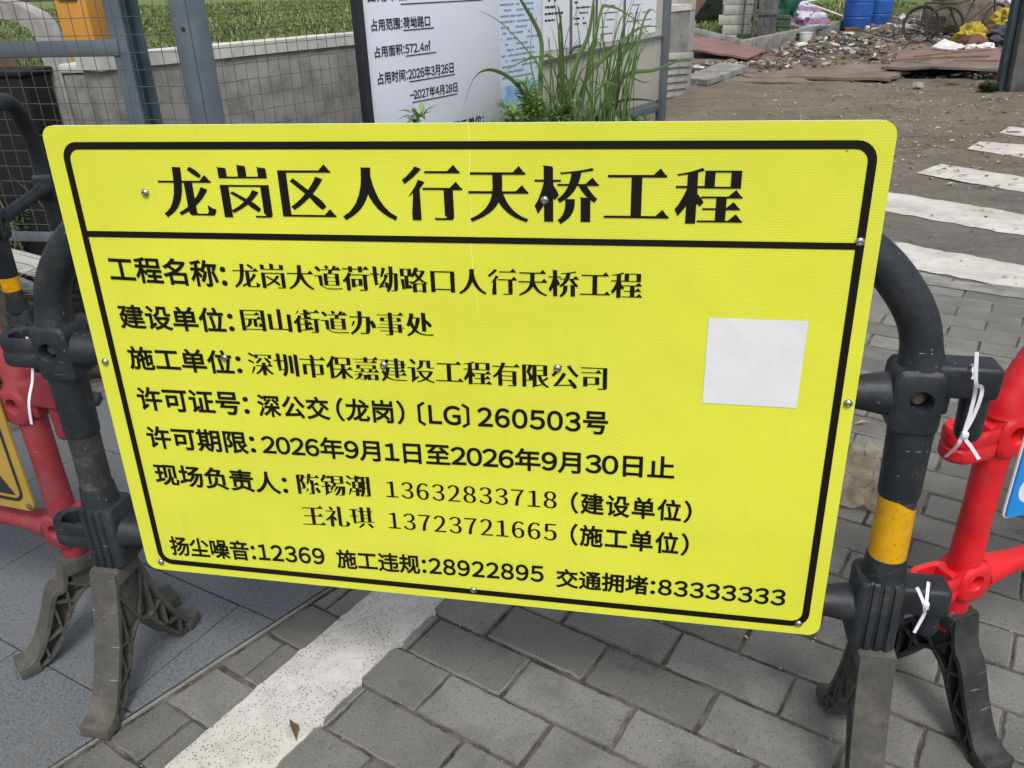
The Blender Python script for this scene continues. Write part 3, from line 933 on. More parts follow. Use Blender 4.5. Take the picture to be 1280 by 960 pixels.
# sign co-ordinates (metres) of every run of writing: text, face, x0, x1, z middle left, z middle right, height
SIGN_TEXT = [
    ('龙岗区人行天桥工程', 'song', 0.1769, 1.0247, 0.7014, 0.703, 0.0806, {'sp': 0.06, 'wt': 1.45}),
    ('工程名称:', 'sans', 0.061, 0.2626, 0.5806, 0.5758, 0.0433, {}),
    ('龙岗大道荷坳路口人行天桥工程', 'song', 0.2738, 0.8976, 0.5748, 0.5775, 0.0408, {'wt': 1.3}),
    ('建设单位:', 'sans', 0.0592, 0.2614, 0.5005, 0.5003, 0.0422, {}),
    ('园山街道办事处', 'song', 0.2748, 0.5885, 0.5034, 0.5067, 0.0392, {'wt': 1.3}),
    ('施工单位:', 'sans', 0.0594, 0.2628, 0.4283, 0.4281, 0.0427, {}),
    ('深圳市保嘉建设工程有限公司', 'song', 0.2749, 0.8506, 0.4281, 0.4337, 0.041, {'wt': 1.3}),
    ('许可证号:', 'sans', 0.0592, 0.2633, 0.3541, 0.3561, 0.044, {}),
    ('深公交(龙岗)〔LG〕260503号', 'sans', 0.2787, 0.8538, 0.3546, 0.36, 0.043, {'sp': 0.02, 'par': 0.62, 'dsp': 0.06}),
    ('许可期限:', 'sans', 0.0606, 0.2627, 0.2805, 0.2826, 0.0444, {}),
    ('2026年9月1日至2026年9月30日止', 'sans', 0.2742, 0.9566, 0.2819, 0.2896, 0.041, {}),
    ('现场负责人:', 'sans', 0.059, 0.3103, 0.2077, 0.2074, 0.0438, {}),
    ('陈锡潮', 'song', 0.3282, 0.4596, 0.2097, 0.2153, 0.0418, {'wt': 1.3}),
    ('13632833718', 'song', 0.4872, 0.7745, 0.2131, 0.2169, 0.0313, {'wt': 1.3, 'dsp': 0.13}),
    ('(建设单位)', 'sans', 0.7975, 0.9865, 0.2152, 0.214, 0.0412, {'sp': 0.05, 'par': 0.30}),
    ('王礼琪', 'song', 0.3283, 0.4603, 0.1464, 0.1535, 0.0425, {'wt': 1.3}),
    ('13723721665', 'song', 0.486, 0.7743, 0.1517, 0.1557, 0.0324, {'wt': 1.3, 'dsp': 0.13}),
    ('(施工单位)', 'sans', 0.7969, 0.9857, 0.1544, 0.1529, 0.0428, {'sp': 0.05, 'par': 0.30}),
    ('扬尘噪音:12369', 'sans', 0.0569, 0.3596, 0.0562, 0.0646, 0.0431, {'dsp': 0.06}),
    ('施工违规:28922895', 'sans', 0.3818, 0.7518, 0.0619, 0.0705, 0.0411, {'dsp': 0.06}),
    ('交通拥堵:83333333', 'sans', 0.7724, 1.142, 0.0655, 0.0684, 0.0391, {'dsp': 0.06}),
]
for (tx, st, x0, x1, zl, zr, h, kw) in SIGN_TEXT:
    lettering(sign, tx, st, x0, x1, zl, zr, h, M['black_ink'], **kw)

bm = bmesh.new()
q = [(.9903, .4022), (1.1222, .4017), (1.1240, .5340), (.9906, .5338)]
bm.faces.new([bm.verts.new((x, -.0008, z)) for x, z in q])
obj('sticker', bm, M['sticker'], sign, smooth=False)
for (x, z) in [(.1526, .6994), (.7596, .695), (1.1753, .6454), (.5044, .4375), (.7766, .4461), (.2348, .4364), (.0146, .4185), (1.1909, .4135), (.0308, .017), (.6287, .0235), (1.1668, .0205)]:
    bm = bmesh.new()
    lathe(bm, [(.0062, -.0006), (.0062, -.0014), (.0056, -.0030), (.0040, -.0044), (.0024, -.0050), (.0022, -.0036), (.0006, -.0034)], (x, 0, z), 16, axis='y')
    obj('screw', fixn(bm), M['screw'], sign)

# ================================================================== CROWD BARRIERS
def build_barrier(t, P, lean=(0, 0)):
    """parts of one moulded barrier under the Empty t: two posts with clamps, arch, rails, feet"""
    hw, zlo, zup, ztop = P['hw'], P['zlo'], P['zup'], P['top']
    rt = P.get('rt', .028); skip = P.get('skip', ())
    lx, ly = lean
    S = lambda x, y, z: Vector((x + lx * z, y + ly * z, z))
    mat, matd = P['mat'], P['tube']
    # arch and rails
    bm = bmesh.new()
    k = ztop - zup - .05
    arc = [(hw - .002, zup - .0), (hw - .004, zup + .045)]
    ax_ = min(1, hw * .8 / .32)
    side = [(0, .10), (.012, .32), (.040, .52), (.080, .70), (.14, .86), (.22, .97), (.32, 1.0)] if not P.get('round') else [(0, .10), (.020, .30), (.060, .56), (.11, .76), (.17, .90), (.24, .98), (.32, 1.0)]
    right = [S(hw - .004 - dx * ax_, 0, zup + .045 + (k) * (max(0, f_ - .045) / .955)) for dx, f_ in side]
    left = [S(-(hw - .004 - dx * ax_), 0, zup + .045 + (k) * (max(0, f_ - .045) / .955)) for dx, f_ in side]
    path = catmull([S(hw - .003, 0, zup + .034)] + right + left[::-1] + [S(-hw + .003, 0, zup + .034)], 5)
    nn = len(path)
    rad = [rt * (1 + .28 * max(0, 1 - i / 7) + .28 * max(0, 1 - (nn - 1 - i) / 7)) for i in range(nn)]
    tube(bm, path, rad, 18)
    obj('arch', fixn(bm), mat, t)
    for z in (zup, zlo):
        bm = bmesh.new()
        n = 34; pth, rr = [], []; he = hw - .037
        for i in range(n + 1):
            x = -he + 2 * he * i / n
            d = hw - abs(x)
            pth.append(S(x, 0, z)); rr.append(.021 + .0125 * max(0, 1 - max(0, d - .035) / .09) ** 1.5)
        tube(bm, pth, rr, 16)
        obj('rail', fixn(bm), mat, t)
    for s in (-1, 1):
        if s in skip: continue
        x0 = hw * s; bx = x0 - s * .007
        # upright tube
        bm = bmesh.new()
        if P.get('round'):
            tube(bm, [S(x0, 0, .20), S(x0, 0, zlo - .024)], .0252, 20)
            tube(bm, [S(x0, 0, zlo + .024), S(x0, 0, .5 * (zlo + zup)), S(x0, 0, zup - .028)], [.027, .0250, .026], 20)
        else: tube(bm, [S(x0, 0, .20), S(x0, 0, zlo), S(x0, 0, zup - .145)], .0275, 20)
        obj('post', fixn(bm), matd, t)
        bm = bmesh.new()
        if not P.get('round'): tube(bm, [S(x0, 0, zup - .165), S(x0, 0, zup - .160), S(x0, 0, zup - .07), S(x0, 0, zup - .030)], [.0285, .0300, .0315, .033] if not P.get('round') else [.0252, .0252, .0255, .028], 20)
        if P.get('round'): bm.free()
        else: obj('sleeve', fixn(bm), mat, t)
        if P.get('bands', {}).get(s):
            a, b = P['bands'][s]
            bm = bmesh.new()
            tube(bm, [S(x0, 0, a), S(x0, 0, (a + b) / 2), S(x0, 0, b)], .0282, 20)
            for v_ in bm.verts:
                if P.get('slant') and v_.co.z > b - .012 and s == 1: v_.co.z += -(v_.co.x - x0 - lx * v_.co.z) * .62 + .010
            obj('reflective_band', fixn(bm), M['band'], t)
        # clamps with a round recess
        for zc in ((zup, zlo) if P.get('round') else (zup,)):
            bm = bmesh.new()
            hx, hz, hy = (.034, .049, .036) if not P.get('round') else (.034, .038, .031)
            ex_ = 3 if P.get('round') else 7
            N = 36
            outer, outb, holef = [], [], []
            for i in range(N):
                a = 2 * math.pi * i / N
                ca, sa = math.cos(a), math.sin(a)
                kk = (abs(ca) ** ex_ + abs(sa) ** ex_) ** (-1 / ex_)
                outer.append((ca * kk, sa * kk)); holef.append((ca, sa))
            hcx, hcz = .004, .005
            def lay(lst, fx, fz, y, cx=0, cz=0): return [bm.verts.new(S(bx + s * cx + px * fx, y, zc + cz + pz * fz)) for px, pz in lst]
            rb = lay(outer, hx - .005, hz - .005, hy); r1 = lay(outer, hx, hz, hy - .006); r2 = lay(outer, hx, hz, -hy + .006)
            r3 = lay(outer, hx - .004, hz - .004, -hy + .0012); r3b = lay(outer, hx - .0065, hz - .0065, -hy)
            h0 = lay(holef, .0165, .0165, -hy, hcx, hcz); h1 = lay(holef, .0145, .0145, -hy + .004, hcx, hcz); h2 = lay(holef, .0135, .0135, -hy + .022, hcx, hcz)
            for a, b in ((rb, r1), (r1, r2), (r2, r3), (r3, r3b), (r3b, h0), (h0, h1), (h1, h2)): ring_faces(bm, a, b)
            cap(bm, rb); cap(bm, h2)
            cl = obj('clamp', fixn(bm), mat, t, ang=30)
            bm = bmesh.new()
            lathe(bm, [(.010, 0), (.010, -.006), (.007, -.009), (.003, -.0095)], S(bx + s * hcx - .002, -hy + .022, zc + hcz - .001), 14, axis='y')
            obj('bolt', fixn(bm), M['steel'] if P.get('bolt') else mat, cl)
        # lower clamp: block with upright grooves
        if not P.get('round'):
            bm = bmesh.new()
            hz2 = .064
            prof = rrect(.070, .074, .012, 4)
            front = [(-.020, -.037), (-.018, -.0335), (-.0145, -.0335), (-.0125, -.037), (-.004, -.037), (-.002, -.0335), (.0015, -.0335), (.0035, -.037), (.012, -.037), (.014, -.0335), (.0175, -.0335), (.0195, -.037)]
            # corners come in the order +x+y, -x+y, -x-y, +x-y: put the grooves between the last two
            prof = prof[:15] + front + prof[15:]
            layers = [(.90, -hz2), (1, -hz2 + .006), (1, hz2 - .008), (.93, hz2 - .002), (.84, hz2)]
            rings = [[bm.verts.new(S(bx + px * f_, py * f_, zlo + dz)) for px, py in prof] for f_, dz in layers]
            for a, b in zip(rings, rings[1:]): ring_faces(bm, a, b)
            cap(bm, rings[0], 0, True); cap(bm, rings[-1])
            # collar above and below
            tube(bm, [S(x0, 0, zlo + hz2 - .004), S(x0, 0, zlo + hz2 + .035)], [.034, .0300], 20)
            obj('clamp', fixn(bm), mat, t, ang=30)
        for z, th in ((zup, .05), (zlo, .052)):
            if s == 1 and P.get('male', True):
                bm = bmesh.new()
                box(bm, S(bx + .062, 0, z + (.031 if z == zup else .028)), (.088, .050, th), bev=.008, seg=3)
                # web below the arm
                box(bm, S(bx + .036, 0, z + .0), (.022, .036, .045), bev=.006)
                obj('hook_arm', fixn(bm), mat, t)
                bm = bmesh.new()
                zt = z + .02; zb = z - (.066 if z == zup else .045)
                tube(bm, [S(bx + .083, 0, zt), S(bx + .083, 0, zb + .012), S(bx + .083, 0, zb + .004), S(bx + .083, 0, zb)], [.019, .0185, .0155, .009], 18)
                obj('hook_pin', fixn(bm), mat, t)
            if s == -1:
                bm = bmesh.new()
                cx = bx - .068; zc2 = z - .002
                Lx, Ly = .075, .058
                def stad(w_, h_, n=12):
                    o_ = []
                    r_ = h_ / 2
                    for i in range(n + 1):
                        a = R(90 + 180 * i / n); o_.append((-(w_ / 2 - r_) + r_ * math.cos(a), r_ * math.sin(a)))
                    for i in range(n + 1):
                        a = R(-90 + 180 * i / n); o_.append(((w_ / 2 - r_) + r_ * math.cos(a), r_ * math.sin(a)))
                    return o_
                so = lambda g: [(px * g, py * g) for px, py in stad(Lx + .02, Ly)]
                si = stad(Lx - .012, Ly - .018)
                h2_ = .027
                lays = [(si, h2_ - .004), (so(.92), h2_), (so(1.0), h2_ - .006), (so(1.0), .004), (so(.95), .001), (so(.95), -.003), (so(1.0), -.006), (so(1.0), -h2_ + .005), (so(.92), -h2_), (si, -h2_ + .003)]
                rings = [[bm.verts.new(S(cx + px, py, zc2 + dz)) for px, py in lp_] for lp_, dz in lays]
                for a, b in zip(rings, rings[1:] + rings[:1]): ring_faces(bm, a, b)
                box(bm, S(bx - .034, 0, z - .002), (.03, .040, .050), bev=.006)
                obj('hook_loop', fixn(bm), mat, t, ang=32)
        # foot: two splayed legs with a ribbed web
        if P.get('feet', True):
            fm = P['foot'][s]
            ft = None
            for q in (-1, 1):
                bm = bmesh.new()
                wv = .054
                ft_ = zlo - .068
                outer_ = catmull([(x0, q * .030, ft_), (x0, q * .044, ft_ - .055), (x0, q * .066, .158), (x0, q * .095, .090), (x0, q * .126, .036), (x0, q * .148, .022)], 4)
                strip(bm, outer_, (1, 0, 0), [wv + .006 * min(1, max(0, (i - 14) / 6)) for i in range(len(outer_))], .009)
                # toe
                box(bm, (x0, q * .148, .0135), (wv + .008, .040, .027), bev=.004)
                # inner arch rib
                inner_ = catmull([(x0, 0, .150), (x0, q * .030, .128), (x0, q * .062, .075), (x0, q * .098, .024), (x0, q * .134, .006)], 4)
                strip(bm, inner_, (1, 0, 0), wv - .006, .006)
                # thin web and cross ribs between the two
                no = len(outer_); ni = len(inner_)
                for e_ in range(16):
                    a0 = outer_[int(e_ / 16 * (no - 1))]; a1 = outer_[int((e_ + 1) / 16 * (no - 1))]
                    b0_ = inner_[int(e_ / 16 * (ni - 1))]; b1_ = inner_[int((e_ + 1) / 16 * (ni - 1))]
                    for dx in (-.003, .003):
                        vs = [bm.verts.new((x0 + dx, p.y, p.z)) for p in (a0, a1, b1_, b0_)]
                        try: bm.faces.new(vs)
                        except ValueError: pass
                for (i0, i1) in ((.15, .05), (.15, .42), (.45, .30), (.45, .62), (.70, .55), (.72, .82)):
                    a0 = outer_[int(i0 * (no - 1))]; b0_ = inner_[int(i1 * (ni - 1))]
                    strip(bm, [a0, b0_], (1, 0, 0), wv - .006, .005)
                if q == -1:
                    box(bm, (x0, 0, ft_ - .013), (wv + .006, .066, .034), bev=.005)
                    box(bm, (x0, 0, .5 * (ft_ + .14)), (wv - .016, .05, ft_ - .16), bev=.004)
                fr = P.get('footrot', 0)
                if fr: bmesh.ops.rotate(bm, verts=list(bm.verts), cent=(x0, 0, 0), matrix=Matrix.Rotation(fr, 3, 'Z'))
                obj('foot_leg', fixn(bm), fm, t, ang=28)
    return t

black = dict(hw=.692, zlo=.355, zup=.726, top=1.0, mat=M['blackp'], tube=M['blackd'], slant=True, bands={1: (.442, .548)}, foot={-1: M['footgrey'], 1: M['footgrey']}, bolt=True)
b1 = thing('crowd_barrier', 'black plastic crowd barrier on splayed grey feet carrying the large yellow notice sign', 'barrier', (0, .02, 0), 0, 'interlocking street barriers')
build_barrier(b1, black, (-.0066, .0431))

# red barrier hooked on at the right
redP = dict(round=True, hw=.69, zlo=.31, zup=.603, top=.86, rt=.0250, mat=M['redp'], tube=M['redp'], foot={-1: M['footblack'], 1: M['footblack']})
hd = R(30)
b2 = thing('crowd_barrier', 'bright red plastic barrier standing right of the yellow sign, carrying a blue sign', 'barrier',
           (.865 + .69 * math.cos(hd), .19 + .69 * math.sin(hd), 0), hd, 'interlocking street barriers')
build_barrier(b2, redP)
# faded red barrier at the left
redL = dict(redP); redL.update(mat=M['redf'], tube=M['redf'], foot={-1: M['footgrey'], 1: M['footgrey']}, zup=.578, zlo=.29, top=.84, footrot=R(-30))
hl = math.atan2(-.126, .992)
b3 = thing('crowd_barrier', 'faded dusty red plastic barrier at the left, carrying the yellow triangle warning sign', 'barrier',
           (-.857 - .69 * math.cos(hl), .11 - .69 * math.sin(hl), 0), hl, 'interlocking street barriers')
build_barrier(b3, redL)
# black barriers behind at the left
far = dict(black); far.update(slant=False, hw=.29, bands={1: (.43, .548), -1: (.43, .548)}, foot={-1: M['footblack'], 1: M['footblack']}, zup=.64, zlo=.30, top=.97)
b4 = thing('crowd_barrier', 'short black plastic barrier with yellow reflective bands standing before the wire mesh fence', 'barrier',
           (-1.848, 1.342, 0), R(112.5), 'interlocking street barriers')
build_barrier(b4, far)

# ------------------------------------------------------------------ signs carried by the red barriers
s2 = thing('information_sign', 'blue sign panel with a white figure hanging on the bright red barrier', 'sign',
           (.865 + .036 * math.sin(hd), .19 - .036 * math.cos(hd), 0), hd)
bm = bmesh.new()
prism(bm, rrect(1.24, .42, .012, 4, .018 + .62, .4515 + .21), lambda x, y, d: Vector((x, d, y)), -.002, .002)
obj('panel', fixn(bm), M['bluesign'], s2, smooth=False)
bm = bmesh.new()
lp0 = rrect(1.246, .426, .014, 4, .018 + .62, .4515 + .21)
prism(bm, lp0, lambda x, y, d: Vector((x, d, y)), .0021, .005)
obj('backing', fixn(bm), M['white_edge'], s2, smooth=False)
bm = bmesh.new()
o_ = [(.080 + .050 * math.cos(R(a)), .505 + .035 * math.sin(R(a))) for a in range(0, 360, 10)]
i_ = [(.080 + .034 * math.cos(R(a)), .505 + .020 * math.sin(R(a))) for a in range(0, 360, 10)]
band(bm, o_, i_, -.0024)
obj('white_mark', fixn(bm), M['sticker'], s2, smooth=False)

s3 = thing('warning_sign', 'faded yellow sign with black triangle and border hanging on the dusty red barrier', 'sign',
           (-.857 + .036 * math.sin(hl), .11 - .036 * math.cos(hl), 0), hl)
bm = bmesh.new()
prism(bm, rrect(1.15, .52, .02, 5, -.024 - .575, .346 + .26), lambda x, y, d: Vector((x, d, y)), -.002, .002)
obj('panel', fixn(bm), M['ywarn'], s3, smooth=False)
bm = bmesh.new()
band(bm, rrect(1.112, .482, .026, 5, -.024 - .575, .346 + .26), rrect(1.096, .466, .018, 5, -.024 - .575, .346 + .26), -.0026)
obj('border_line', fixn(bm), M['warnblack'], s3, smooth=False)
bm = bmesh.new()
cx, cz = -.28, .384
tri = [(-.062, .380), (-.27, .72), (-.478, .380)]
bm.faces.new([bm.verts.new((x, -.0026, z)) for x, z in tri])
obj('triangle', fixn(bm), M['warnblack'], s3, smooth=False)
bm = bmesh.new()
lathe(bm, [(.0075, -.0022), (.0075, -.004), (.004, -.006), (.001, -.0062)], (-.036, 0, .358), 12, axis='y')
obj('screw', fixn(bm), M['steel'], s3)

# ------------------------------------------------------------------ cable ties
def cable_tie(label, pts, wid=.0055, smooth_n=5, extra=None):
    bm = bmesh.new()
    for pp in [pts] + (extra or []):
        p = catmull(pp, smooth_n)
        n = len(p)
        rings = []
        for i, c in enumerate(p):
            tg = (p[min(i + 1, n - 1)] - p[max(i - 1, 0)]).normalized()
            ysd = Vector((0, -1, 0)); sd_ = tg.cross(ysd)
            if sd_.length < .3: sd_ = Vector((1, 0, 0))
            sd_.normalize(); nn_ = sd_.cross(tg).normalized()
            rings.append([bm.verts.new(c + sd_ * a * wid / 2 + nn_ * b * .0016 / 2) for a, b in ((-1, -1), (1, -1), (1, 1), (-1, 1))])
        for a, b in zip(rings, rings[1:]): ring_faces(bm, a, b)
        cap(bm, rings[0], 0, True); cap(bm, rings[-1])
    return bm

# upper right, lower right and left ties
cable_ties = [
 ('white nylon cable tie with a long tail round the upper right hook',
  [(.719, -.034, .832), (.727, -.034, .789), (.744, -.012, .772), (.746, -.010, .752), (.742, -.010, .722), (.735, -.012, .700), (.733, -.008, .680), (.736, .030, .640)],
  [[(.727, -.034, .789), (.737, -.013, .762), (.738, -.011, .735), (.737, -.012, .700), (.748, -.016, .684), (.760, -.02, .668)], [(.727, -.022, .789), (.742, .030, .787), (.744, .06, .74)]]),
 ('white nylon cable tie round the lower right hook, its tail bent down',
  [(.727, -.004, .428), (.733, -.022, .418), (.739, -.020, .400), (.742, -.014, .385), (.733, -.018, .352)],
  [[(.744, .004, .434), (.738, -.022, .416)], [(.736, -.0215, .414), (.742, -.0215, .402)]]),
 ('pale cable tie strung through the upper left loop',
  [(-.737, .030, .752), (-.741, .030, .715), (-.748, .026, .675), (-.757, .012, .635), (-.764, .010, .592)], []),
]
for lab, pts, ex in cable_ties:
    bm = cable_tie(lab, pts, .0048, 5, ex)
    if ex:
        c = pts[3] if 'upper' in lab else pts[1]
        k = (.737, -.0135, .701) if 'upper' in lab else (.738, -.0225, .412)
        box(bm, k, (.009, .007, .008), bev=.0015)
    tag(obj('cable_tie', fixn(bm), M['tie']), lab, 'cable tie')

# crumpled clear plastic by the right post
bm = bmesh.new()
n = 9; gr = []
rg = random.Random(4)
for i in range(n):
    row = []
    for j in range(n):
        a, b = i / (n - 1) - .5, j / (n - 1) - .5
        ww = .17 * (1 - .35 * (b + .5)); 
        x = a * ww + .02 * mnoise.noise(Vector((b * 4, 0, 1))); y = b * .34 + .02 * mnoise.noise(Vector((a * 4, 3, 1)))
        z = .006 + rg.uniform(0, .028) * (1 - 1.2 * max(abs(a), abs(b)) ** 2) + .02 * max(0, b); x += rg.uniform(-.008, .008); y += rg.uniform(-.012, .012)
        row.append(bm.verts.new((x, y, z)))
    gr.append(row)
for i in range(n - 1):
    for j in range(n - 1): bm.faces.new((gr[i][j], gr[i + 1][j], gr[i + 1][j + 1], gr[i][j + 1]))
bmesh.ops.triangulate(bm, faces=list(bm.faces), quad_method='SHORT_EDGE')
o = obj('plastic_bag', fixn(bm), M['bag'], ang=12)
o.location = (.868, 1.005, 0); o.rotation_euler = (0, 0, R(-18))
tag(o, 'crumpled brownish clear plastic bag lying behind the yellow-banded right post', 'plastic bag')

# ================================================================== FENCE, BOARD AND WHAT STANDS BEHIND
YF = 2.348
fence = thing('mesh_fence', 'blue grey steel fence of posts and fine square wire mesh', 'fence', (-1.714, YF, 0), 0)
CX = Vector((-1.714, YF, 0))
def post_at(dx, dy, sx, sy, h, mat, rz=0, z0=0):
    bm = bmesh.new(); box(bm, (dx, dy, z0 + h / 2), (sx, sy, h), rot=(0, 0, rz), bev=.004)
    return obj('post', fixn(bm), mat, fence)
# corner post: an angle profile, one face to each run
bm = bmesh.new()
va = VANG
box(bm, (-.035, .03, .95), (.085, .008, 1.9), bev=.002)
box(bm, (.008, .03, .95), (.014, .012, 1.9), bev=.002)
box(bm, (.016 + .036 * math.cos(va), .03 + .036 * math.sin(va), .95), (.085, .008, 1.9), rot=(0, 0, va), bev=.002)
p_ = obj('post', fixn(bm), M['fence'], fence)
bm = bmesh.new()
for z in (1.135, .55): lathe(bm, [(.009, .020), (.008, .0235), (.002, .0245)][::-1] if False else [(.010, .0262), (.009, .0245), (.001, .0242)], (-.03, 0, z), 12, axis='y')
obj('bolt_hole', fixn(bm), M['warnblack'], p_)
post_at(-.365, .055, .078, .006, 1.9, M['fence'])
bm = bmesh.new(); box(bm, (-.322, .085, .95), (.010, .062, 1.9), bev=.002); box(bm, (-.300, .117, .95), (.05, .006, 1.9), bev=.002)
obj('post', fixn(bm), M['fencedark'], fence)  # shaded side of the post, its shade given by the darker colour
bm = bmesh.new(); box(bm, (-.98, .048, 1.067), (1.22, .006, .066), bev=.002); box(bm, (-.98, .075, 1.034), (1.22, .05, .006), bev=.002)
obj('rail', fixn(bm), M['fence'], fence)
bm = bmesh.new(); box(bm, (-.78, .045, .205), (1.6, .03, .045), bev=.003)
obj('rail', fixn(bm), M['fence'], fence)
# wire mesh, two runs
def wires(run, d, n0, n1, z0, z1, off):
    bm = bmesh.new()
    d = Vector(d); nrm = Vector((-d.y, d.x, 0))
    s = .066; i = 0; x = n0
    while x <= n1 + 1e-6:
        pts = [d * x + nrm * off + Vector((0, 0, z)) + d * .003 * mnoise.noise(Vector((x * 9, z * 2, run))) for z in [z0 + (z1 - z0) * q / 12 for q in range(13)]]
        tube(bm, pts, .0017, 6); x += s
    z = z0 + .01
    while z <= z1:
        pts = [d * (n0 + (n1 - n0) * q / 24) + nrm * (off + .003) + Vector((0, 0, z + .0035 * mnoise.noise(Vector((q * .7, z * 5, run))))) for q in range(25)]
        tube(bm, pts, .0017, 6); z += s * 1.06
    return obj('wire_mesh', bm, M['wire'], fence)
wires(1, (1, 0, 0), -1.65, -.03, .2, 1.88, -.004)
wires(2, tuple(VX), .02, .99, .2, 1.88, .004)
fence.location = CX

# concrete retaining wall with white coping behind the fence
wall = thing('concrete_wall', 'low grey concrete wall with a white painted top behind the wire fence', 'wall', UV(-3.28, 0), VANG)
bm = bmesh.new(); box(bm, (5.35, .09, .472), (7.5, .18, .944), bev=.006)
obj('wall_body', fixn(bm), M['concrete'], wall)
bm = bmesh.new()
npt = 60; ra, rb_ = [], []
for i in range(npt):
    x = 1.58 + 7.52 * i / (npt - 1); j = .006 * mnoise.noise(Vector((x * 3, 0, 0)))
    ra.append([bm.verts.new((x, y, z)) for y, z in ((-.012, .945 + j), (-.012, 1.012 + j), (.192, 1.012 + j), (.192, .945 + j))])
for a, b in zip(ra, ra[1:]): ring_faces(bm, a, b)
cap(bm, ra[0], 0, True); cap(bm, ra[-1])
obj('coping', fixn(bm), M['whitecap'], wall)
# broken end of another wall length, turned towards the fence
wl2 = thing('wall_stub', 'short broken grey wall end with a white top beside the pale bent post', 'wall', (-2.71, 2.86, 0), R(8))
bm = bmesh.new(); box(bm, (.16, .08, .46), (.40, .16, .92), bev=.012); obj('wall_body', fixn(bm), M['concrete'], wl2)
bm = bmesh.new(); box(bm, (.16, .08, .945), (.42, .18, .045), bev=.01); obj('coping', fixn(bm), M['whitecap'], wl2)
# bent pale steel rail
t = thing('bent_railing', 'pale weathered box-section railing bent over behind the wire fence', 'railing', (-3.3, 2.9, 0), 0)
bm = bmesh.new()
strip(bm, catmull([(-.5, 0, 1.36), (.25, 0, 1.235), (.42, 0, 1.185), (.475, 0, 1.14), (.50, 0, 1.05), (.505, 0, .9), (.508, 0, .4), (.51, 0, .0)], 5), (0, 1, 0), .10, .085)
obj('bent_tube', fixn(bm), M['rail'], t)
bm = bmesh.new(); strip(bm, [(.02, .0, 1.24), (.16, .0, 1.05), (.24, .0, .93)], (0, 1, 0), .06, .05); obj('brace', fixn(bm), M['woodbrown'], t)
bm = bmesh.new(); strip(bm, [(-.45, .0, 1.32), (-.45, .0, .0)], (0, 1, 0), .10, .085); obj('leg', fixn(bm), M['rail'], t)
# ochre cabinet on the lawn
t = thing('utility_cabinet', 'ochre yellow upright cabinet with a dark slot on the grass', 'cabinet', (-3.70, 4.25, .6), R(4))
bm = bmesh.new(); box(bm, (.04, .12, .40), (.225, .22, .80), bev=.012); obj('body', fixn(bm), M['orange'], t)
bm = bmesh.new(); box(bm, (.03, .008, .675), (.13, .02, .05), bev=.004); obj('slot', fixn(bm), M['warnblack'], t)
bm = bmesh.new(); box(bm, (.04, .12, .815), (.25, .245, .03), bev=.008); obj('lid', fixn(bm), M['orange'], t)
# black block added to make the dark void behind the fence
t = thing('waste_bin', 'narrow black bin standing in the dark close behind the wire fence', 'bin', (-3.26, 2.72, 0), R(2))
bm = bmesh.new()
prism(bm, rrect(.92, .22, .03, 4, 0, 0), lambda x, y, d: Vector((x, y, d)), 0, .93, .01)
obj('body', fixn(bm), M['bindark'], t)
bm = bmesh.new(); box(bm, (0, 0, .945), (.94, .24, .03), bev=.010); obj('lid', fixn(bm), M['bindark'], t)  # top plate of the added dark block
# pale sheet lying against the foot of the fence
bm = bmesh.new(); box(bm, (0, 0, 0), (.62, .17, .008), bev=.002)
o = obj('tile_sheet', fixn(bm), M['concrete_pale'])
o.location = (-2.84, 2.27, .125); o.rotation_euler = (R(6), R(5), R(-14))
tag(o, 'pale flat sheet lying on the soil at the foot of the fence', 'sheet')
bm = bmesh.new(); box(bm, (0, 0, 0), (.9, .03, .05), bev=.004)
o = obj('metal_bar', fixn(bm), M['fence']); o.location = (-2.62, 2.03, .10); o.rotation_euler = (0, R(6), R(-20))
tag(o, 'blue grey steel bar under the edge of the pale sheet', 'bar')
bm = bmesh.new(); box(bm, (0, 0, 0), (.75, .06, .05), bev=.006)
o = obj('metal_bar', fixn(bm), M['steel']); o.location = (-1.83, 1.30, .05); o.rotation_euler = (0, 0, R(17))
tag(o, 'dusty dark steel bar lying on the granite slabs behind the left barrier', 'bar')

# ------------------------------------------------------------------ the white information board
BX = 2.545
board = thing('site_board', 'white site information board with blue grey frame behind the tall grass', 'board', UV(-2.48, 0), VANG)
def bq(bm, v0, v1, z0, z1, y=0., mi=0):
    fc = bm.faces.new([bm.verts.new(p) for p in ((v0, y, z0), (v1, y, z0), (v1, y, z1), (v0, y, z1))]); fc.material_index = mi; return fc
bm = bmesh.new(); box(bm, (3.245, .012, 1.06), (1.33, .02, 1.56), bev=.003); obj('left_panel', fixn(bm), M['board'], board)
bm = bmesh.new(); box(bm, (5.19, .014, 1.06), (2.552, .02, 1.56), bev=.003); obj('right_panel', fixn(bm), M['boardlow'], board)
bm = bmesh.new(); box(bm, (2.557, -.012, 1.06), (.045, .05, 1.6), bev=.004); obj('frame', fixn(bm), M['frameblack'], board)
bm = bmesh.new(); box(bm, (6.51, -.005, .95), (.085, .07, 1.9), bev=.004); obj('post', fixn(bm), M['fence'], board)
bm = bmesh.new(); box(bm, (4.53, .02, .215), (3.9, .05, .07), bev=.004); obj('rail', fixn(bm), M['fence'], board)
bm = bmesh.new(); bq(bm, 3.868, 4.395, .50, 1.84, .001); n_ = obj('notice', bm, M['notice'], board, smooth=False)
bm = bmesh.new(); bq(bm, 3.872, 4.39, .502, .66, .0002); obj('picture_strip', bm, M['noticepic'], n_, smooth=False)
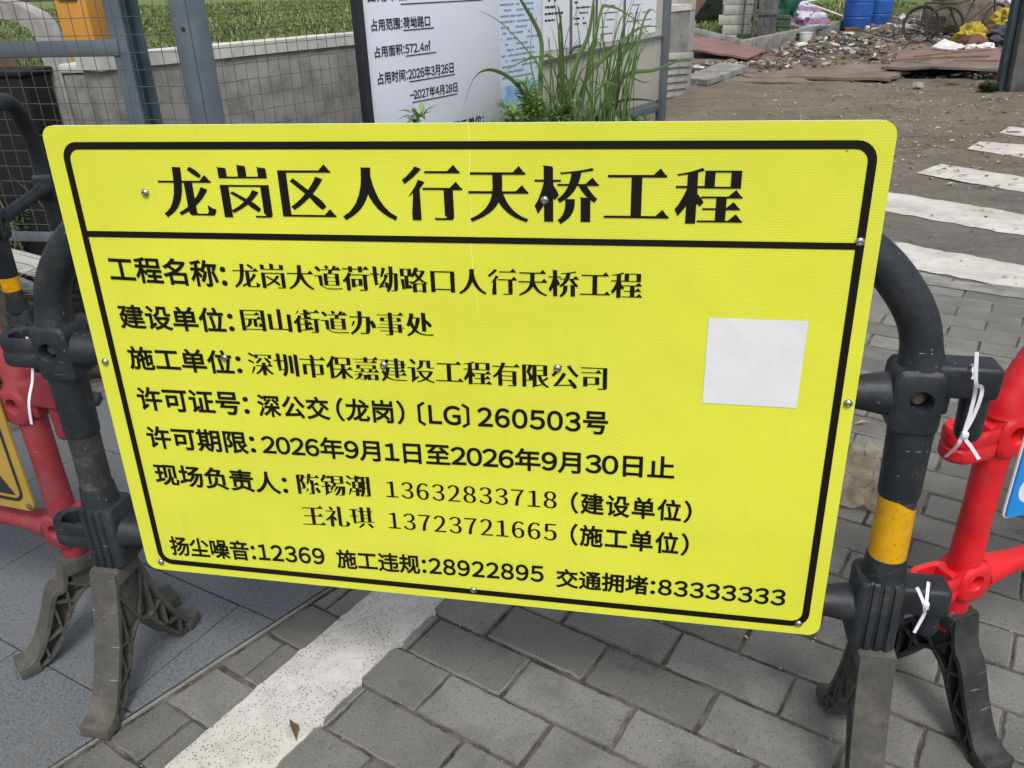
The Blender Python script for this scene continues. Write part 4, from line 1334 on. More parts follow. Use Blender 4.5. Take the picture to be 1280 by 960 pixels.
def textlines(parent, v0, v1, z0, z1, pitch, h, seed, ragged=.25, indent=.0, y=-.0012, dens=.72):
    """rows of tiny unreadable print: short dark dashes"""
    rg = random.Random(seed); bm = bmesh.new(); z = z1
    while z > z0:
        x = v0 + (rg.random() < .3) * indent; end = v1 - rg.random() * ragged * (v1 - v0)
        while x < end:
            w_ = rg.uniform(.012, .07)
            if rg.random() < dens: bq(bm, x, min(x + w_, end), z - h / 2, z + h / 2, y)
            x += w_ + rg.uniform(.003, .012)
        z -= pitch
    return struct(obj('small_print', bm, M['ink2'], parent, smooth=False), 'stuff')
M['faint'] = pbr('faint_print', (122, 146, 176), None, rough=.6)
o = textlines(n_, 3.89, 4.37, .70, 1.80, .034, .009, 4, .2); o.data.materials[0] = M['faint']
papers = [(4.415, 4.79, .84, 1.80, 3), (4.835, 5.18, .82, 1.8, 7), (5.235, 5.66, .84, 1.8, 9), (5.72, 6.32, .86, 1.8, 12)]
for i, (a, b, z0, z1, sd_) in enumerate(papers):
    bm = bmesh.new(); bq(bm, a, b, z0, z1, .0012)
    p_ = obj('paper', bm, M['paper'], board, smooth=False)
    o = textlines(p_, a + .03, b - .05, z0 + (.16 if i < 2 else .05), z1 - .05, (.042, .036, .050, .06)[i], (.014, .012, .007, .007)[i], sd_, .45, .03, -.0004)
# grey rule below the papers: the lower frame of the notice cabinet, with a hasp
bm = bmesh.new(); strip(bm, [(4.40, -.006, .772), (6.46, -.006, .818)], (0, 1, 0), .03, .022)
cab = obj('cabinet_frame', fixn(bm), M['framegrey'], board)
bm = bmesh.new(); tube(bm, catmull([(4.78, -.01, .80), (4.80, -.03, .835), (4.93, -.03, .842), (4.99, -.01, .81)], 5), .010, 8); obj('hasp', fixn(bm), M['fencedark'], cab)
for v in (4.81, 5.205, 5.69):
    bm = bmesh.new(); box(bm, (v, -.003, 1.31), (.012, .012, .98)); obj('divider', fixn(bm), M['framegrey'], cab)
for tx, x0, x1, z, h, kw in [('占用单位:', 2.655, 3.0, 1.235, .060, {}), ('占用范围:荷坳路口', 2.664, 3.166, 1.094, .0600, {}), ('占用面积:572.4㎡', 2.670, 3.155, .962, .0600, {}),
                             ('占用时间:2026年3月26日', 2.676, 3.366, .827, .0640, {}), ('-2027年4月28日', 2.936, 3.394, .713, .0590, {}), ('施工单位:', 3.33, 3.66, .487, .06, {})]:
    lettering(board, tx, 'sans', x0, x1, z, z, h, M['ink2'], y=-.0005, wt=.85, **kw)
bm = bmesh.new()
for v0, v1, z in ((2.916, 3.70, 1.188), (2.922, 3.20, 1.0555), (2.927, 3.204, .9235), (2.941, 3.377, .786), (2.954, 3.39, .672)): bq(bm, v0, v1, z - .003, z + .003, -.0004)
bm.normal_update()
obj('underline', bm, M['ink2'], board, smooth=False)

# ================================================================== PLANTS
def blade(bm, pts, w, side, seed=0, fold=.25):
    """one grass blade: a folded ribbon that widens from its base and narrows to a point"""
    p = catmull(pts, 6); n = len(p); rows = []
    for i, c in enumerate(p):
        t = i / (n - 1); ww = w * (.35 + 1.0 * min(1, t * 5)) / 1.35 * (1 - max(0, (t - .45) / .55) ** 1.6)
        ww = max(ww, .0008)
        tg = (p[min(i + 1, n - 1)] - p[max(i - 1, 0)]).normalized()
        sd = tg.cross(Vector(side)); 
        if sd.length < .2: sd = tg.cross(Vector((0, 0, 1)))
        sd.normalize(); nn = sd.cross(tg)
        tw = .5 * math.sin(seed * 3.1 + t * 2.0)
        sd2 = (sd * math.cos(tw) + nn * math.sin(tw)).normalized(); nn2 = sd2.cross(tg)
        rows.append([bm.verts.new(c - sd2 * ww / 2 + nn2 * ww * fold), bm.verts.new(c), bm.verts.new(c + sd2 * ww / 2 + nn2 * ww * fold)])
    for a, b in zip(rows, rows[1:]):
        bm.faces.new((a[0], a[1], b[1], b[0])); bm.faces.new((a[1], a[2], b[2], b[1]))

# tall grass in front of the board; board axes (v along, z up), width of each blade first
TALL = [(0.03, [(3.9, 0.462), (3.908, 0.74), (3.925, 0.962), (3.713, 1.183), (3.634, 1.265)]), (0.026, [(4.158, 0.427), (4.109, 0.603), (4.041, 0.955), (3.953, 1.176), (3.91, 1.272)]), (0.022, [(4.209, 0.47), (4.06, 0.632), (3.925, 0.984), (3.905, 1.093)]), (0.022, [(4.107, 0.459), (3.896, 0.752), (3.702, 0.911), (3.424, 1.072), (3.188, 1.15)]), (0.02, [(3.819, 0.473), (3.67, 0.674), (3.506, 0.777), (3.329, 0.82), (3.193, 0.776), (3.077, 0.604)]), (0.014, [(4.313, 0.457), (4.111, 0.802), (3.922, 0.851), (3.698, 0.836), (3.486, 0.79)]), (0.034, [(4.183, 0.424), (4.261, 0.586), (4.363, 0.782), (4.52, 0.95), (4.582, 1.159), (4.618, 1.273)]), (0.024, [(4.235, 0.417), (4.312, 0.666), (4.468, 0.87), (4.437, 1.094), (4.513, 1.229)]), (0.02, [(4.314, 0.406), (4.446, 0.566), (4.633, 0.809), (4.764, 1.082), (4.878, 1.114), (5.154, 1.068), (5.564, 0.932), (5.765, 0.803), (5.739, 0.656)]), (0.022, [(4.672, 0.363), (4.806, 0.633), (4.939, 0.927), (5.092, 1.144), (5.117, 1.217)]), (0.026, [(4.701, 0.359), (4.835, 0.656), (5.002, 0.898), (5.175, 1.091)]), (0.02, [(4.732, 0.354), (4.894, 0.689), (5.326, 0.892), (5.696, 1.013)]), (0.026, [(4.701, 0.359), (4.897, 0.637), (5.42, 0.643), (5.932, 0.678), (6.199, 0.642)]), (0.024, [(4.612, 0.37), (4.847, 0.466), (5.201, 0.445), (5.556, 0.382)]), (0.01, [(4.669, 0.415), (4.811, 0.555), (5.073, 0.804), (5.397, 0.854), (5.578, 0.809), (5.478, 0.596)]), (0.024, [(4.314, 0.406), (4.209, 0.507), (4.061, 0.702), (3.945, 0.85)]), (0.018, [(4.533, 0.377), (4.587, 0.473), (4.751, 0.712), (4.687, 0.879), (4.588, 0.946)]), (0.02, [(4.422, 0.392), (4.445, 0.628), (4.481, 0.869), (4.495, 1.092)]), (0.03, [(4.313, 0.507), (4.471, 0.712), (4.747, 0.826), (5.13, 0.96), (5.564, 0.932)]), (0.012, [(4.79, 0.4), (5.024, 0.612), (5.431, 0.545), (5.629, 0.539)]), (0.012, [(4.583, 0.374), (4.74, 0.753), (4.871, 1.041), (4.965, 1.195)]), (0.022, [(4.823, 0.342), (4.952, 0.736), (4.967, 0.963), (4.953, 1.147)]), (0.01, [(4.477, 0.384), (4.584, 0.576), (4.896, 0.777), (4.949, 0.9)]), (0.01, [(4.107, 0.434), (4.184, 0.619), (4.26, 0.671), (4.111, 0.791)]), (0.012, [(3.913, 0.508), (3.85, 0.723), (3.847, 0.857), (3.907, 1.156)]), (0.016, [(4.497, 0.386), (4.579, 0.478), (4.53, 0.66), (4.444, 0.753)]), (0.008, [(4.209, 0.519), (4.111, 0.837), (4.185, 0.98)]), (0.014, [(4.762, 0.35), (4.902, 0.571), (5.192, 0.912)])]
rg = random.Random(8)
def tall_grass(idx, v0, u0, label, extra, spread):
    o = thing('tall_grass', label, 'grass clump', UV(u0, v0), VANG)
    bm = bmesh.new()
    for q in idx:
        w_, pp = TALL[q]
        du = rg.uniform(-.10, .14)
        base = (pp[0][0] - v0) * .45 + rg.uniform(-.03, .03)
        pts = [(base, rg.uniform(-.05, .05), 0), ((base + pp[0][0] - v0) / 2, -.01, pp[0][1] * .55)]
        n_ = len(pp)
        for i, (v, z) in enumerate(pp): pts.append((v - v0, -du * (i + 1) / n_, z))
        blade(bm, pts, w_ * 1.3, (0, 1, 0), q)
    for q in range(extra):
        a = rg.uniform(0, 6.28); h = rg.uniform(.45, 1.25); ln = rg.uniform(.1, .55)
        b0 = Vector((rg.uniform(-spread, spread), rg.uniform(-.1, .1), 0)); d = Vector((math.cos(a), math.sin(a) * .5, 0))
        if (b0 + d * ln).y > .12: d.y *= -1
        pts = [b0, b0 + d * ln * .15 + Vector((0, 0, h * .45)), b0 + d * ln * .5 + Vector((0, 0, h * .85)), b0 + d * ln * .85 + Vector((0, 0, h * rg.uniform(.75, 1.05)))]
        blade(bm, pts, rg.uniform(.008, .026), (0, 1, 0), q + 50)
    obj('blades', bm, M['blade'], o, ang=60)
    return o
tall_grass([0, 1, 2, 3, 4, 5, 6, 7, 8, 14, 15, 16, 17, 18, 22, 23, 24, 26], 4.15, -2.17, 'tall green grass with broad arching blades, the clump nearer the left text panel', 46, .26)
tall_grass([9, 10, 11, 12, 13, 19, 20, 21, 25, 27], 4.78, -2.12, 'tall green grass with stiff leaning blades, the clump nearer the blue grey post', 40, .24)

def leaf(bm, base, d, up, ln, w):
    d = d.normalized(); s = d.cross(up)
    if s.length < .1: s = d.cross(Vector((1, 0, 0)))
    s.normalize(); n_ = s.cross(d)
    mid = base + d * ln * .5 + n_ * ln * .06; tip = base + d * ln - n_ * ln * .10
    a = bm.verts.new(base); b = bm.verts.new(mid + s * w / 2 + n_ * w * .15); c = bm.verts.new(tip); e = bm.verts.new(mid - s * w / 2 + n_ * w * .15); m_ = bm.verts.new(mid)
    for f in ((a, b, m_), (b, c, m_), (c, e, m_), (e, a, m_)): bm.faces.new(f)
def herb(loc, label, h, spread, nst, seed, ll=.06, lw=.016):
    """bushy weed: stems carrying many narrow toothed leaflets"""
    r_ = random.Random(seed); o = thing('weed_plant', label, 'plant', loc, VANG)
    bs, bl = bmesh.new(), bmesh.new()
    for i in range(nst):
        a = r_.uniform(0, 6.28); R_ = spread * math.sqrt(r_.random()); hh = h * r_.uniform(.35, 1.08) * (1 - .35 * R_ / spread)
        b0 = Vector((.4 * R_ * math.cos(a), .3 * R_ * math.sin(a), 0)); tp = Vector((R_ * math.cos(a), .5 * R_ * math.sin(a), hh))
        pts = catmull([b0, b0.lerp(tp, .5) + Vector((0, 0, hh * .1)), tp], 6)
        tube(bs, pts, [.004 * (1 - .7 * k / len(pts)) for k in range(len(pts))], 5)
        for k, p in enumerate(pts[3:]):
            for q in range(3):
                aa = r_.uniform(0, 6.28); d = Vector((math.cos(aa), math.sin(aa), r_.uniform(.1, .8)))
                e = p + d.normalized() * r_.uniform(.02, .07)
                for m_ in range(5):
                    d2 = d + Vector((r_.uniform(-.9, .9), r_.uniform(-.9, .9), r_.uniform(-.6, .4)))
                    leaf(bl, p.lerp(e, m_ / 5), d2, Vector((0, 0, 1)), ll * r_.uniform(.6, 1.2), lw * r_.uniform(.7, 1.2))
    obj('stems', bs, M['blade'], o); obj('leaves', bl, M['herb'], o, ang=60)
    return o
herb(UV(-2.16, 3.62), 'bushy green feathery weed at the foot of the tall grass before the blue notice', .76, .42, 32, 1, .085, .024)
herb(UV(-2.10, 4.72), 'bushy green weed at the foot of the right clump of tall grass', .50, .46, 24, 2, .08, .022)
herb(UV(-2.12, 5.05), 'low green weed before the cream lower part of the board', .36, .34, 16, 3)
herb(UV(-2.15, 2.58), 'sparse weed with pointed leaf tips below the dated lines of the board', .80, .24, 10, 4, .10, .03)

# dry stalks along the fence foot
bm = bmesh.new(); r_ = random.Random(14)
for i in range(260):
    x = r_.uniform(-3.5, -1.75); y = r_.uniform(2.02, 2.75); h = r_.uniform(.15, .75) if y > 2.3 else r_.uniform(.04, .22)
    b0 = Vector((x, y, 0)); d = Vector((r_.uniform(-.4, .4), r_.uniform(-.25, .25), 0))
    if 2.28 < y < 2.42: continue
    blade(bm, [b0, b0 + d * .4 + Vector((0, 0, h * .6)), b0 + d + Vector((0, 0, h * r_.uniform(.5, 1)))], r_.uniform(.004, .009), (0, 1, 0), i)
struct(obj('dry_grass', bm, M['straw'], ang=60), 'stuff')
herb((-3.12, 2.50, 0), 'dark leafy weed growing through the wire mesh at the left', .60, .28, 9, 9, .05, .012)

# rough meadow on the raised lawn
bm = bmesh.new(); r_ = random.Random(21)
def tuft(x, y, z, h, w_, nbl, mat_i=0):
    for _ in range(nbl):
        a = r_.uniform(0, 6.28); l = h * r_.uniform(.2, .8); hh = h * r_.uniform(.5, 1.1)
        d = Vector((math.cos(a), math.sin(a), 0)); b0 = Vector((x, y, z)) + d * h * .12; s = Vector((-d.y, d.x, 0)) * w_
        m_ = b0 + d * l * .4 + Vector((0, 0, hh * .7)); t_ = b0 + d * l + Vector((0, 0, hh))
        v = [bm.verts.new(q) for q in (b0 - s, b0 + s, m_ + s * .8, t_, m_ - s * .8)]
        bm.faces.new(v).material_index = 1 if r_.random() < .10 else 0
for i in range(27000):
    if r_.random() < .84:                                # beyond the wall
        dd = 4.2 + 70 * r_.random() ** 1.9; an = R(r_.uniform(-54, -6))
        p = Vector((.32 + dd * math.sin(an), -1.08 + dd * math.cos(an), 0)); v, u = p.dot(VX), p.dot(UX)
        if u > -3.5 or p.y < 3.6 or (v > 8 and u > -7.1): continue
    else:
        v = r_.uniform(17.6, 34); u = -4.75 - 9 * r_.random() ** 1.5
        p = UV(u, v); dd = math.hypot(p.x, p.y + 1)
    if mnoise.noise(Vector((u * .6, v * .6, 9))) < -.2 and r_.random() < .6: continue
    tuft(p.x, p.y, lawn_z(u, v) - .02, r_.uniform(.02, .065) + .0024 * dd + (.10 if r_.random() < .03 else 0), .0012 + .0007 * dd, 4)
struct(obj('meadow_grass', bm, [M['meadow'], M['litter']], ang=60), 'stuff')

# ================================================================== THE LITTERED YARD AT THE BACK
t = thing('concrete_wall', 'pale grey concrete wall panel standing right of the blue grey board post', 'wall', UV(-3.45, 8.25), VANG)
bm = bmesh.new(); box(bm, (.72, .09, .68), (1.44, .18, 1.36), bev=.008); obj('wall_body', fixn(bm), M['concrete_pale'], t)
bm = bmesh.new()
for z in (.46, .93): box(bm, (.72, -.002, z), (1.43, .006, .012))
obj('joint', fixn(bm), M['concrete'], t)
for i in range(6):
    bm = bmesh.new(); box(bm, (0, 0, 0), (.75, .05, .075), bev=.006)
    o = obj('concrete_lintel', fixn(bm), M['concrete_pale'])
    o.location = UV(-3.30 + .012 * i, 8.72 + .03 * (i % 2), .05 + .083 * i); o.rotation_euler = (R(-8), R(3.5), VANG)
    tag(o, ['lowest', 'second lowest', 'third lowest', 'third highest', 'second highest', 'topmost'][i] + ' pale concrete lintel in the stack beside the board post', 'lintel', 'stack of pale concrete lintels')

def quadslab(name, label, cat, P, th, mat, jag=0.0, curl=0.0, seed=1):
    """sheet of real thickness through four ground corners (x, y, z), edges ragged when jag > 0"""
    P = [Vector(p) for p in P]; n = 18; bm = bmesh.new(); top, bot = [], []
    for i in range(n + 1):
        rt_, rb_ = [], []
        for j in range(n + 1):
            a, b = i / n, j / n
            p = P[0].lerp(P[1], a).lerp(P[3].lerp(P[2], a), b)
            if jag:
                e = min(a, 1 - a, b, 1 - b)
                k = max(0, 1 - e * 9)
                p = p + Vector((mnoise.noise(Vector((a * 7, b * 7, seed))), mnoise.noise(Vector((a * 7, b * 7, seed + 5))), 0)) * jag * k
            p.z += curl * mnoise.noise(Vector((a * 3, b * 3, seed + 9)))
            rt_.append(bm.verts.new(p + Vector((0, 0, th)))); rb_.append(bm.verts.new(p))
        top.append(rt_); bot.append(rb_)
    for i in range(n):
        for j in range(n):
            bm.faces.new((top[i][j], top[i + 1][j], top[i + 1][j + 1], top[i][j + 1])); bm.faces.new((bot[i][j], bot[i][j + 1], bot[i + 1][j + 1], bot[i + 1][j]))
    for g in ([(top[i][0], bot[i][0]) for i in range(n + 1)], [(top[i][n], bot[i][n]) for i in range(n + 1)], [(top[0][j], bot[0][j]) for j in range(n + 1)], [(top[n][j], bot[n][j]) for j in range(n + 1)]):
        for (a, b), (c, d) in zip(g, g[1:]): bm.faces.new((a, c, d, b))
    return tag(obj(name, fixn(bm), mat, ang=35), label, cat)
quadslab('concrete_slab', 'flat grey concrete slab lying on the dirt before the pale wall', 'slab', [(.40, 10.75, .02), (.72, 10.40, .02), (1.32, 11.95, .05), (.95, 12.45, .06)], .07, M['concrete'], .02, .01)
quadslab('plywood_sheet', 'red brown plywood sheet tilted up against the grey beam', 'board', [(.50, 14.6, .16), (1.48, 14.05, .03), (1.92, 15.75, .03), (.62, 16.5, .26)], .03, M['plyred'], .02, .02)
t = thing('concrete_beam', 'long grey concrete beam behind the red brown plywood sheet', 'beam', (1.20, 16.78, .20), R(3))
bm = bmesh.new(); box(bm, (0, 0, 0), (1.32, .16, .13), rot=(0, R(14), 0), bev=.012); obj('beam_body', fixn(bm), M['concrete'], t)
nm = ['lowest', 'second lowest', 'middle', 'second highest', 'topmost']
for i in range(5):
    bm = bmesh.new(); box(bm, (0, 0, 0), (.66, .42, .185), bev=.012)
    o = obj('concrete_block', fixn(bm), M['concrete_pale']); o.location = (1.50 + .05 * math.sin(i * 2.3), 18.3, .10 + .19 * i); o.rotation_euler = (0, 0, R(4 * math.sin(i * 3)))
    tag(o, 'pale concrete block, the ' + nm[i] + ' of the stack behind the grey beam', 'block', 'stacked concrete blocks')
for (x, y, r_0, lab) in ((1.60, 17.9, .022, 'thin rusty pole standing before the concrete blocks, left one'), (1.79, 17.6, .035, 'thicker rusty pole standing right of the concrete blocks')):
    bm = bmesh.new(); tube(bm, [(0, 0, 0), (.01, 0, .8), (.03, 0, 1.7)], r_0, 10)
    o = obj('pole', fixn(bm), M['steel']); o.location = (x, y, 0); tag(o, lab, 'pole', 'poles by the concrete blocks')
bm = bmesh.new(); box(bm, (0, 0, 1.0), (.26, .05, 2.4), rot=(0, R(34), 0), bev=.008)
o = obj('plank', fixn(bm), M['woodbrown']); o.location = (.55, 18.4, -.35); tag(o, 'broad brown plank leaning at a slant left of the concrete blocks', 'plank')
t = thing('timber_hoarding', 'grey weathered timber panel standing right of the rusty poles', 'panel', (2.05, 17.6, 0), R(-6))
for i, (x, w_, h) in enumerate(((-.13, .12, 1.35), (0, .12, 1.42), (.13, .11, 1.30))):
    bm = bmesh.new(); box(bm, (x, 0, h / 2), (w_, .04, h), bev=.005); obj('board', fixn(bm), M['greywood'], t)
bm = bmesh.new(); box(bm, (.0, -.03, .62), (.42, .03, .10), bev=.004); obj('crosspiece', fixn(bm), M['greywood'], t)
# dark shrub mass and netting behind
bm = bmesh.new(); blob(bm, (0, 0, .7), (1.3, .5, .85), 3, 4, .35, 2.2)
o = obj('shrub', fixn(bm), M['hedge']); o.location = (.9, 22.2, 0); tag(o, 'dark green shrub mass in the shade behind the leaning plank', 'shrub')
bm = bmesh.new(); blob(bm, (0, 0, .55), (.42, .34, .62), 5, 4, .4, 2.4)
o = obj('netting_heap', fixn(bm), M['net']); o.location = (2.55, 20.2, 0); tag(o, 'green netting heaped up behind the striped sack', 'netting')
t = thing('plastic_crate', 'dull green plastic crate left of the striped sack', 'crate', (2.42, 18.75, 0), R(-8))
bm = bmesh.new(); prism(bm, rrect(.44, .38, .04, 4), lambda x, y, d: Vector((x, y, d)), 0, .52, .01); obj('body', fixn(bm), M['greencrate'], t)
for z in (.14, .30, .46):
    bm = bmesh.new(); prism(bm, rrect(.47, .41, .05, 4), lambda x, y, d: Vector((x, y, d)), z, z + .035, .006); obj('rim', fixn(bm), M['greencrate'], t)
bm = bmesh.new(); blob(bm, (0, 0, .32), (.52, .36, .36), 11, 4, .55, 1.5)
o = obj('striped_sack', fixn(bm), M['sack']); o.location = (2.98, 20.3, 0); tag(o, 'stuffed woven sack with blue, white and red stripes', 'sack')
bm = bmesh.new(); blob(bm, (0, 0, .09), (.42, .3, .12), 13, 3, .4, 2.5)
o = obj('brown_sack', fixn(bm), M['tarp']); o.location = (2.70, 19.0, 0); tag(o, 'flat brown sack lying under the striped sack', 'sack')
t = thing('bucket', 'small white bucket lying by the stone edging', 'bucket', (2.80, 17.35, .0), 0)
bm = bmesh.new(); lathe(bm, [(.09, .0), (.10, .02), (.125, .24), (.132, .245), (.132, .26), (.118, .26), (.10, .05)], (0, 0, 0), 20); obj('body', fixn(bm), M['whitescrap'], t)
# stone edging of the lawn, in lengths
for i in range(9):
    v0 = 15.05 + i * 1.0
    bm = bmesh.new(); box(bm, (.49, .06, .10), (.975, .12, .27), bev=.012)
    o = obj('edging_stone', fixn(bm), M['concrete']); o.location = UV(-4.56, v0, 0); o.rotation_euler = (0, 0, VANG + R(.6 * math.sin(i * 5)))
    tag(o, 'weathered grey edging stone, the %s counted from the plywood sheet towards the blue drums' % ['first', 'second', 'third', 'fourth', 'fifth', 'sixth', 'seventh', 'eighth', 'ninth'][i], 'edging stone', 'edging stones of the lawn')
# white pipe frame on the lawn
t = thing('pipe_frame', 'white pipe frame lying on the lawn behind the striped sack', 'frame', (2.8, 22.2, .25), 0)
for p0, p1 in (((.0, 0, .34), (1.1, .5, .50)), ((.0, 0, .34), (.25, -.3, .05)), ((.55, .2, .42), (1.45, -.1, .10)), ((.35, .15, .38), (.2, .9, .62)), ((1.1, .5, .50), (.9, 1.2, .7)), ((.2, .9, .62), (.9, 1.2, .7))):
    bm = bmesh.new(); tube(bm, [p0, p1], .022, 8); obj('pipe', fixn(bm), M['whitescrap'], t)
# blue drums
def drum(loc, label):
    t = thing('plastic_drum', label, 'drum', loc, 0, 'blue drums')
    bm = bmesh.new(); lathe(bm, [(.27, 0), (.305, .03), (.315, .10), (.33, .30), (.318, .315), (.318, .335), (.332, .35), (.332, .62), (.318, .635), (.318, .655), (.33, .67), (.315, .86), (.29, .93), (.25, .95)], (0, 0, 0), 36); obj('body', fixn(bm), M['bluedrum'], t)
    bm = bmesh.new(); lathe(bm, [(.26, .94), (.265, .955), (.265, .985), (.25, .99), (.24, .965)], (0, 0, 0), 36); obj('rim', fixn(bm), M['bluedrum'], t)
    bm = bmesh.new(); lathe(bm, [(.04, .95), (.04, .985), (.03, .99)], (.14, 0, 0), 14); obj('bung', fixn(bm), M['bindark'], t)
drum((4.62, 22.2, 0), 'blue plastic drum standing before the lawn, left and nearer one')
drum((5.26, 23.0, .03), 'blue plastic drum standing before the lawn, right and farther one')
bm = bmesh.new(); box(bm, (0, 0, .06), (.34, .16, .12), bev=.006)
o = obj('brick', fixn(bm), M['rust']); o.location = (4.42, 21.55, 0); tag(o, 'brown brick lying at the foot of the left blue drum', 'brick')

# tricycle with spoked wheels
t = thing('cargo_tricycle', 'old dusty cargo tricycle with spoked wheels among the rubbish', 'tricycle', (5.24, 17.0, 0), R(24))
def wheel(c, rz, r_=.33):
    wob = Matrix.Rotation(rz, 3, 'Z')
    bm = bmesh.new(); pts = [wob @ Vector((r_ * math.cos(a), 0, r_ * math.sin(a))) + Vector(c) for a in [2 * math.pi * i / 40 for i in range(41)]]
    tube(bm, pts, .021, 8, caps=False); tw = obj('wheel', fixn(bm), M['tyre'], t)
    bm = bmesh.new(); pts = [wob @ Vector(((r_ - .03) * math.cos(a), 0, (r_ - .03) * math.sin(a))) + Vector(c) for a in [2 * math.pi * i / 40 for i in range(41)]]
    tube(bm, pts, .009, 6, caps=False); obj('rim', fixn(bm), M['bike'], tw)
    bm = bmesh.new()
    for i in range(20):
        a = 2 * math.pi * i / 20
        tube(bm, [wob @ Vector((.02 * math.cos(a + .9), .03 * (1 if i % 2 else -1), .02 * math.sin(a + .9))) + Vector(c), wob @ Vector(((r_ - .03) * math.cos(a), 0, (r_ - .03) * math.sin(a))) + Vector(c)], .0035, 4)
    so = obj('spokes', bm, M['bike'], tw); so['kind'] = 'stuff'
    bm = bmesh.new(); pts = [wob @ Vector((0, y, 0)) + Vector(c) for y in (-.06, .06)]; tube(bm, pts, .03, 10); obj('hub', fixn(bm), M['bike'], tw)
wheel((0, 0, .345), R(-24)); wheel((-.08, .55, .345), R(-52)); wheel((1.55, .5, .345), R(10))
bm = bmesh.new()
for a, b in (((0, 0, .345), (.30, .1, .72)), ((0, 0, .345), (-.08, .55, .345)), ((.30, .1, .72), (.82, .3, .80)), ((.82, .3, .80), (.62, .25, .33)), ((.62, .25, .33), (0, 0.1, .345)), ((.82, .3, .80), (1.35, .45, .78)), ((.62, .25, .33), (1.32, .44, .70)), ((1.33, .44, .98), (1.55, .5, .345)), ((.0, .0, .72), (.35, .1, .34)), ((-.1, .5, .74), (.30, .1, .72)), ((-.08, .55, .345), (-.1, .5, .74))):
    tube(bm, [a, b], .020, 8)
obj('frame', fixn(bm), M['bike'], t)
bm = bmesh.new(); tube(bm, catmull([(1.28, .14, 1.02), (1.33, .3, 1.04), (1.33, .44, .98), (1.33, .6, 1.04), (1.28, .76, 1.02)], 4), .014, 8); obj('handlebar', fixn(bm), M['bike'], t)
bm = bmesh.new(); prism(bm, [(.62, .30), (.70, .42), (.94, .34), (.96, .30), (.94, .26), (.70, .18)], lambda x, y, d: Vector((x, y, d)), .84, .89, .012); obj('saddle', fixn(bm), M['bindark'], t)
bm = bmesh.new(); blob(bm, (0, 0, .42), (.66, .5, .62), 17, 4, .35, 1.6)
o = obj('tarpaulin_heap', fixn(bm), M['tarp']); o.location = (6.25, 19.6, 0); tag(o, 'grey brown heap under a tarpaulin behind the tricycle', 'heap')
bm = bmesh.new(); blob(bm, (0, 0, .40), (.7, .5, .55), 18, 4, .45, 1.9)
o = obj('rubbish_heap', fixn(bm), M['greyscrap']); o.location = (7.4, 20.6, 0); tag(o, 'grey heap of rubbish behind the yellow bundle', 'heap')
bm = bmesh.new(); blob(bm, (0, 0, .17), (.25, .22, .24), 19, 4, .5, 2.0)
o = obj('yellow_bundle', fixn(bm), M['yellowbag']); o.location = (5.58, 16.35, 0); tag(o, 'yellow cloth bundle lying right of the tricycle wheel', 'bundle')
bm = bmesh.new(); blob(bm, (0, 0, .28), (.26, .22, .22), 23, 4, .5, 2.0)
o = obj('yellow_bundle', fixn(bm), M['yellowbag']); o.location = (6.42, 17.3, .10); tag(o, 'yellow cloth bundle on the heap close to the right post', 'bundle')
bm = bmesh.new(); blob(bm, (0, 0, .10), (.25, .2, .14), 29, 3, .3, 2.0)
o = obj('brown_sack', fixn(bm), M['rust']); o.location = (5.52, 16.02, 0); tag(o, 'dark red brown bag in front of the yellow bundle', 'bag')
bm = bmesh.new(); pts = [(.17 * math.cos(a), 0, .17 * math.sin(a) + .10) for a in [math.pi * i / 16 for i in range(-2, 19)]]
strip(bm, pts, (0, 1, 0), .16, .05)
o = obj('rusty_hoop', fixn(bm), M['rust']); o.location = (6.02, 16.75, .08); o.rotation_euler = (0, 0, R(24)); tag(o, 'rusty brown half hoop between the yellow bundles', 'hoop')
bm = bmesh.new(); blob(bm, (0, 0, .14), (.40, .24, .2), 31, 4, .6, 2.6)
o = obj('dark_cloth_heap', fixn(bm), M['bluescrap']); o.location = (6.15, 16.3, 0); tag(o, 'dark grey blue cloth heap below the rusty hoop', 'cloth')
for i, (x, y, z, s, lab) in enumerate(((6.75, 18.3, .60, .30, 'white scrap piece lying high on the heap beside the right post'), (6.5, 17.0, .32, .2, 'white scrap piece lying beside the upper yellow bundle'), (5.42, 15.72, .0, .13, 'small white lump before the red brown bag, left one'), (5.62, 15.66, .0, .15, 'white lump before the red brown bag, right one'))):
    bm = bmesh.new(); blob(bm, (0, 0, s * .3), (s, s * .6, s * .5), 37 + i, 3, .4, 1.8)
    o = obj('white_scrap', fixn(bm), M['whitescrap']); o.location = (x, y, z); tag(o, lab, 'scrap', 'white scraps')
quadslab('white_sheet', 'clean white sheet lying flat before the tricycle wheels', 'sheet', [(4.72, 15.62, .06), (4.98, 15.18, .03), (5.30, 15.7, .06), (5.02, 16.05, .16)], .02, M['whitescrap'], .02, .01)
# muddy boards across the way
quadslab('muddy_board', 'large muddy brown board laid across the way, the left one', 'board', [(1.25, 11.35, .01), (3.02, 10.72, .02), (3.72, 12.6, .05), (2.0, 12.1, .03)], .035, M['card'], .16, .035, 2)
quadslab('muddy_board', 'warped brown board with a dark raised edge close to the right post', 'board', [(3.10, 11.60, .09), (4.40, 10.95, .12), (4.9, 12.6, .06), (3.55, 12.9, .05)], .03, M['card'], .06, .05, 6)
quadslab('muddy_board', 'thin muddy board in front of the rubble, beside the grey slab', 'board', [(.95, 10.95, .0), (2.1, 10.70, .0), (2.0, 11.2, .01), (1.1, 11.5, .01)], .02, M['card'], .05, .015, 9)
quadslab('muddy_board', 'red brown sheet lying flat behind the warped board', 'board', [(3.6, 13.2, .04), (5.2, 13.0, .05), (5.6, 15.0, .06), (4.0, 14.9, .05)], .02, M['plyred'], .08, .03, 12)
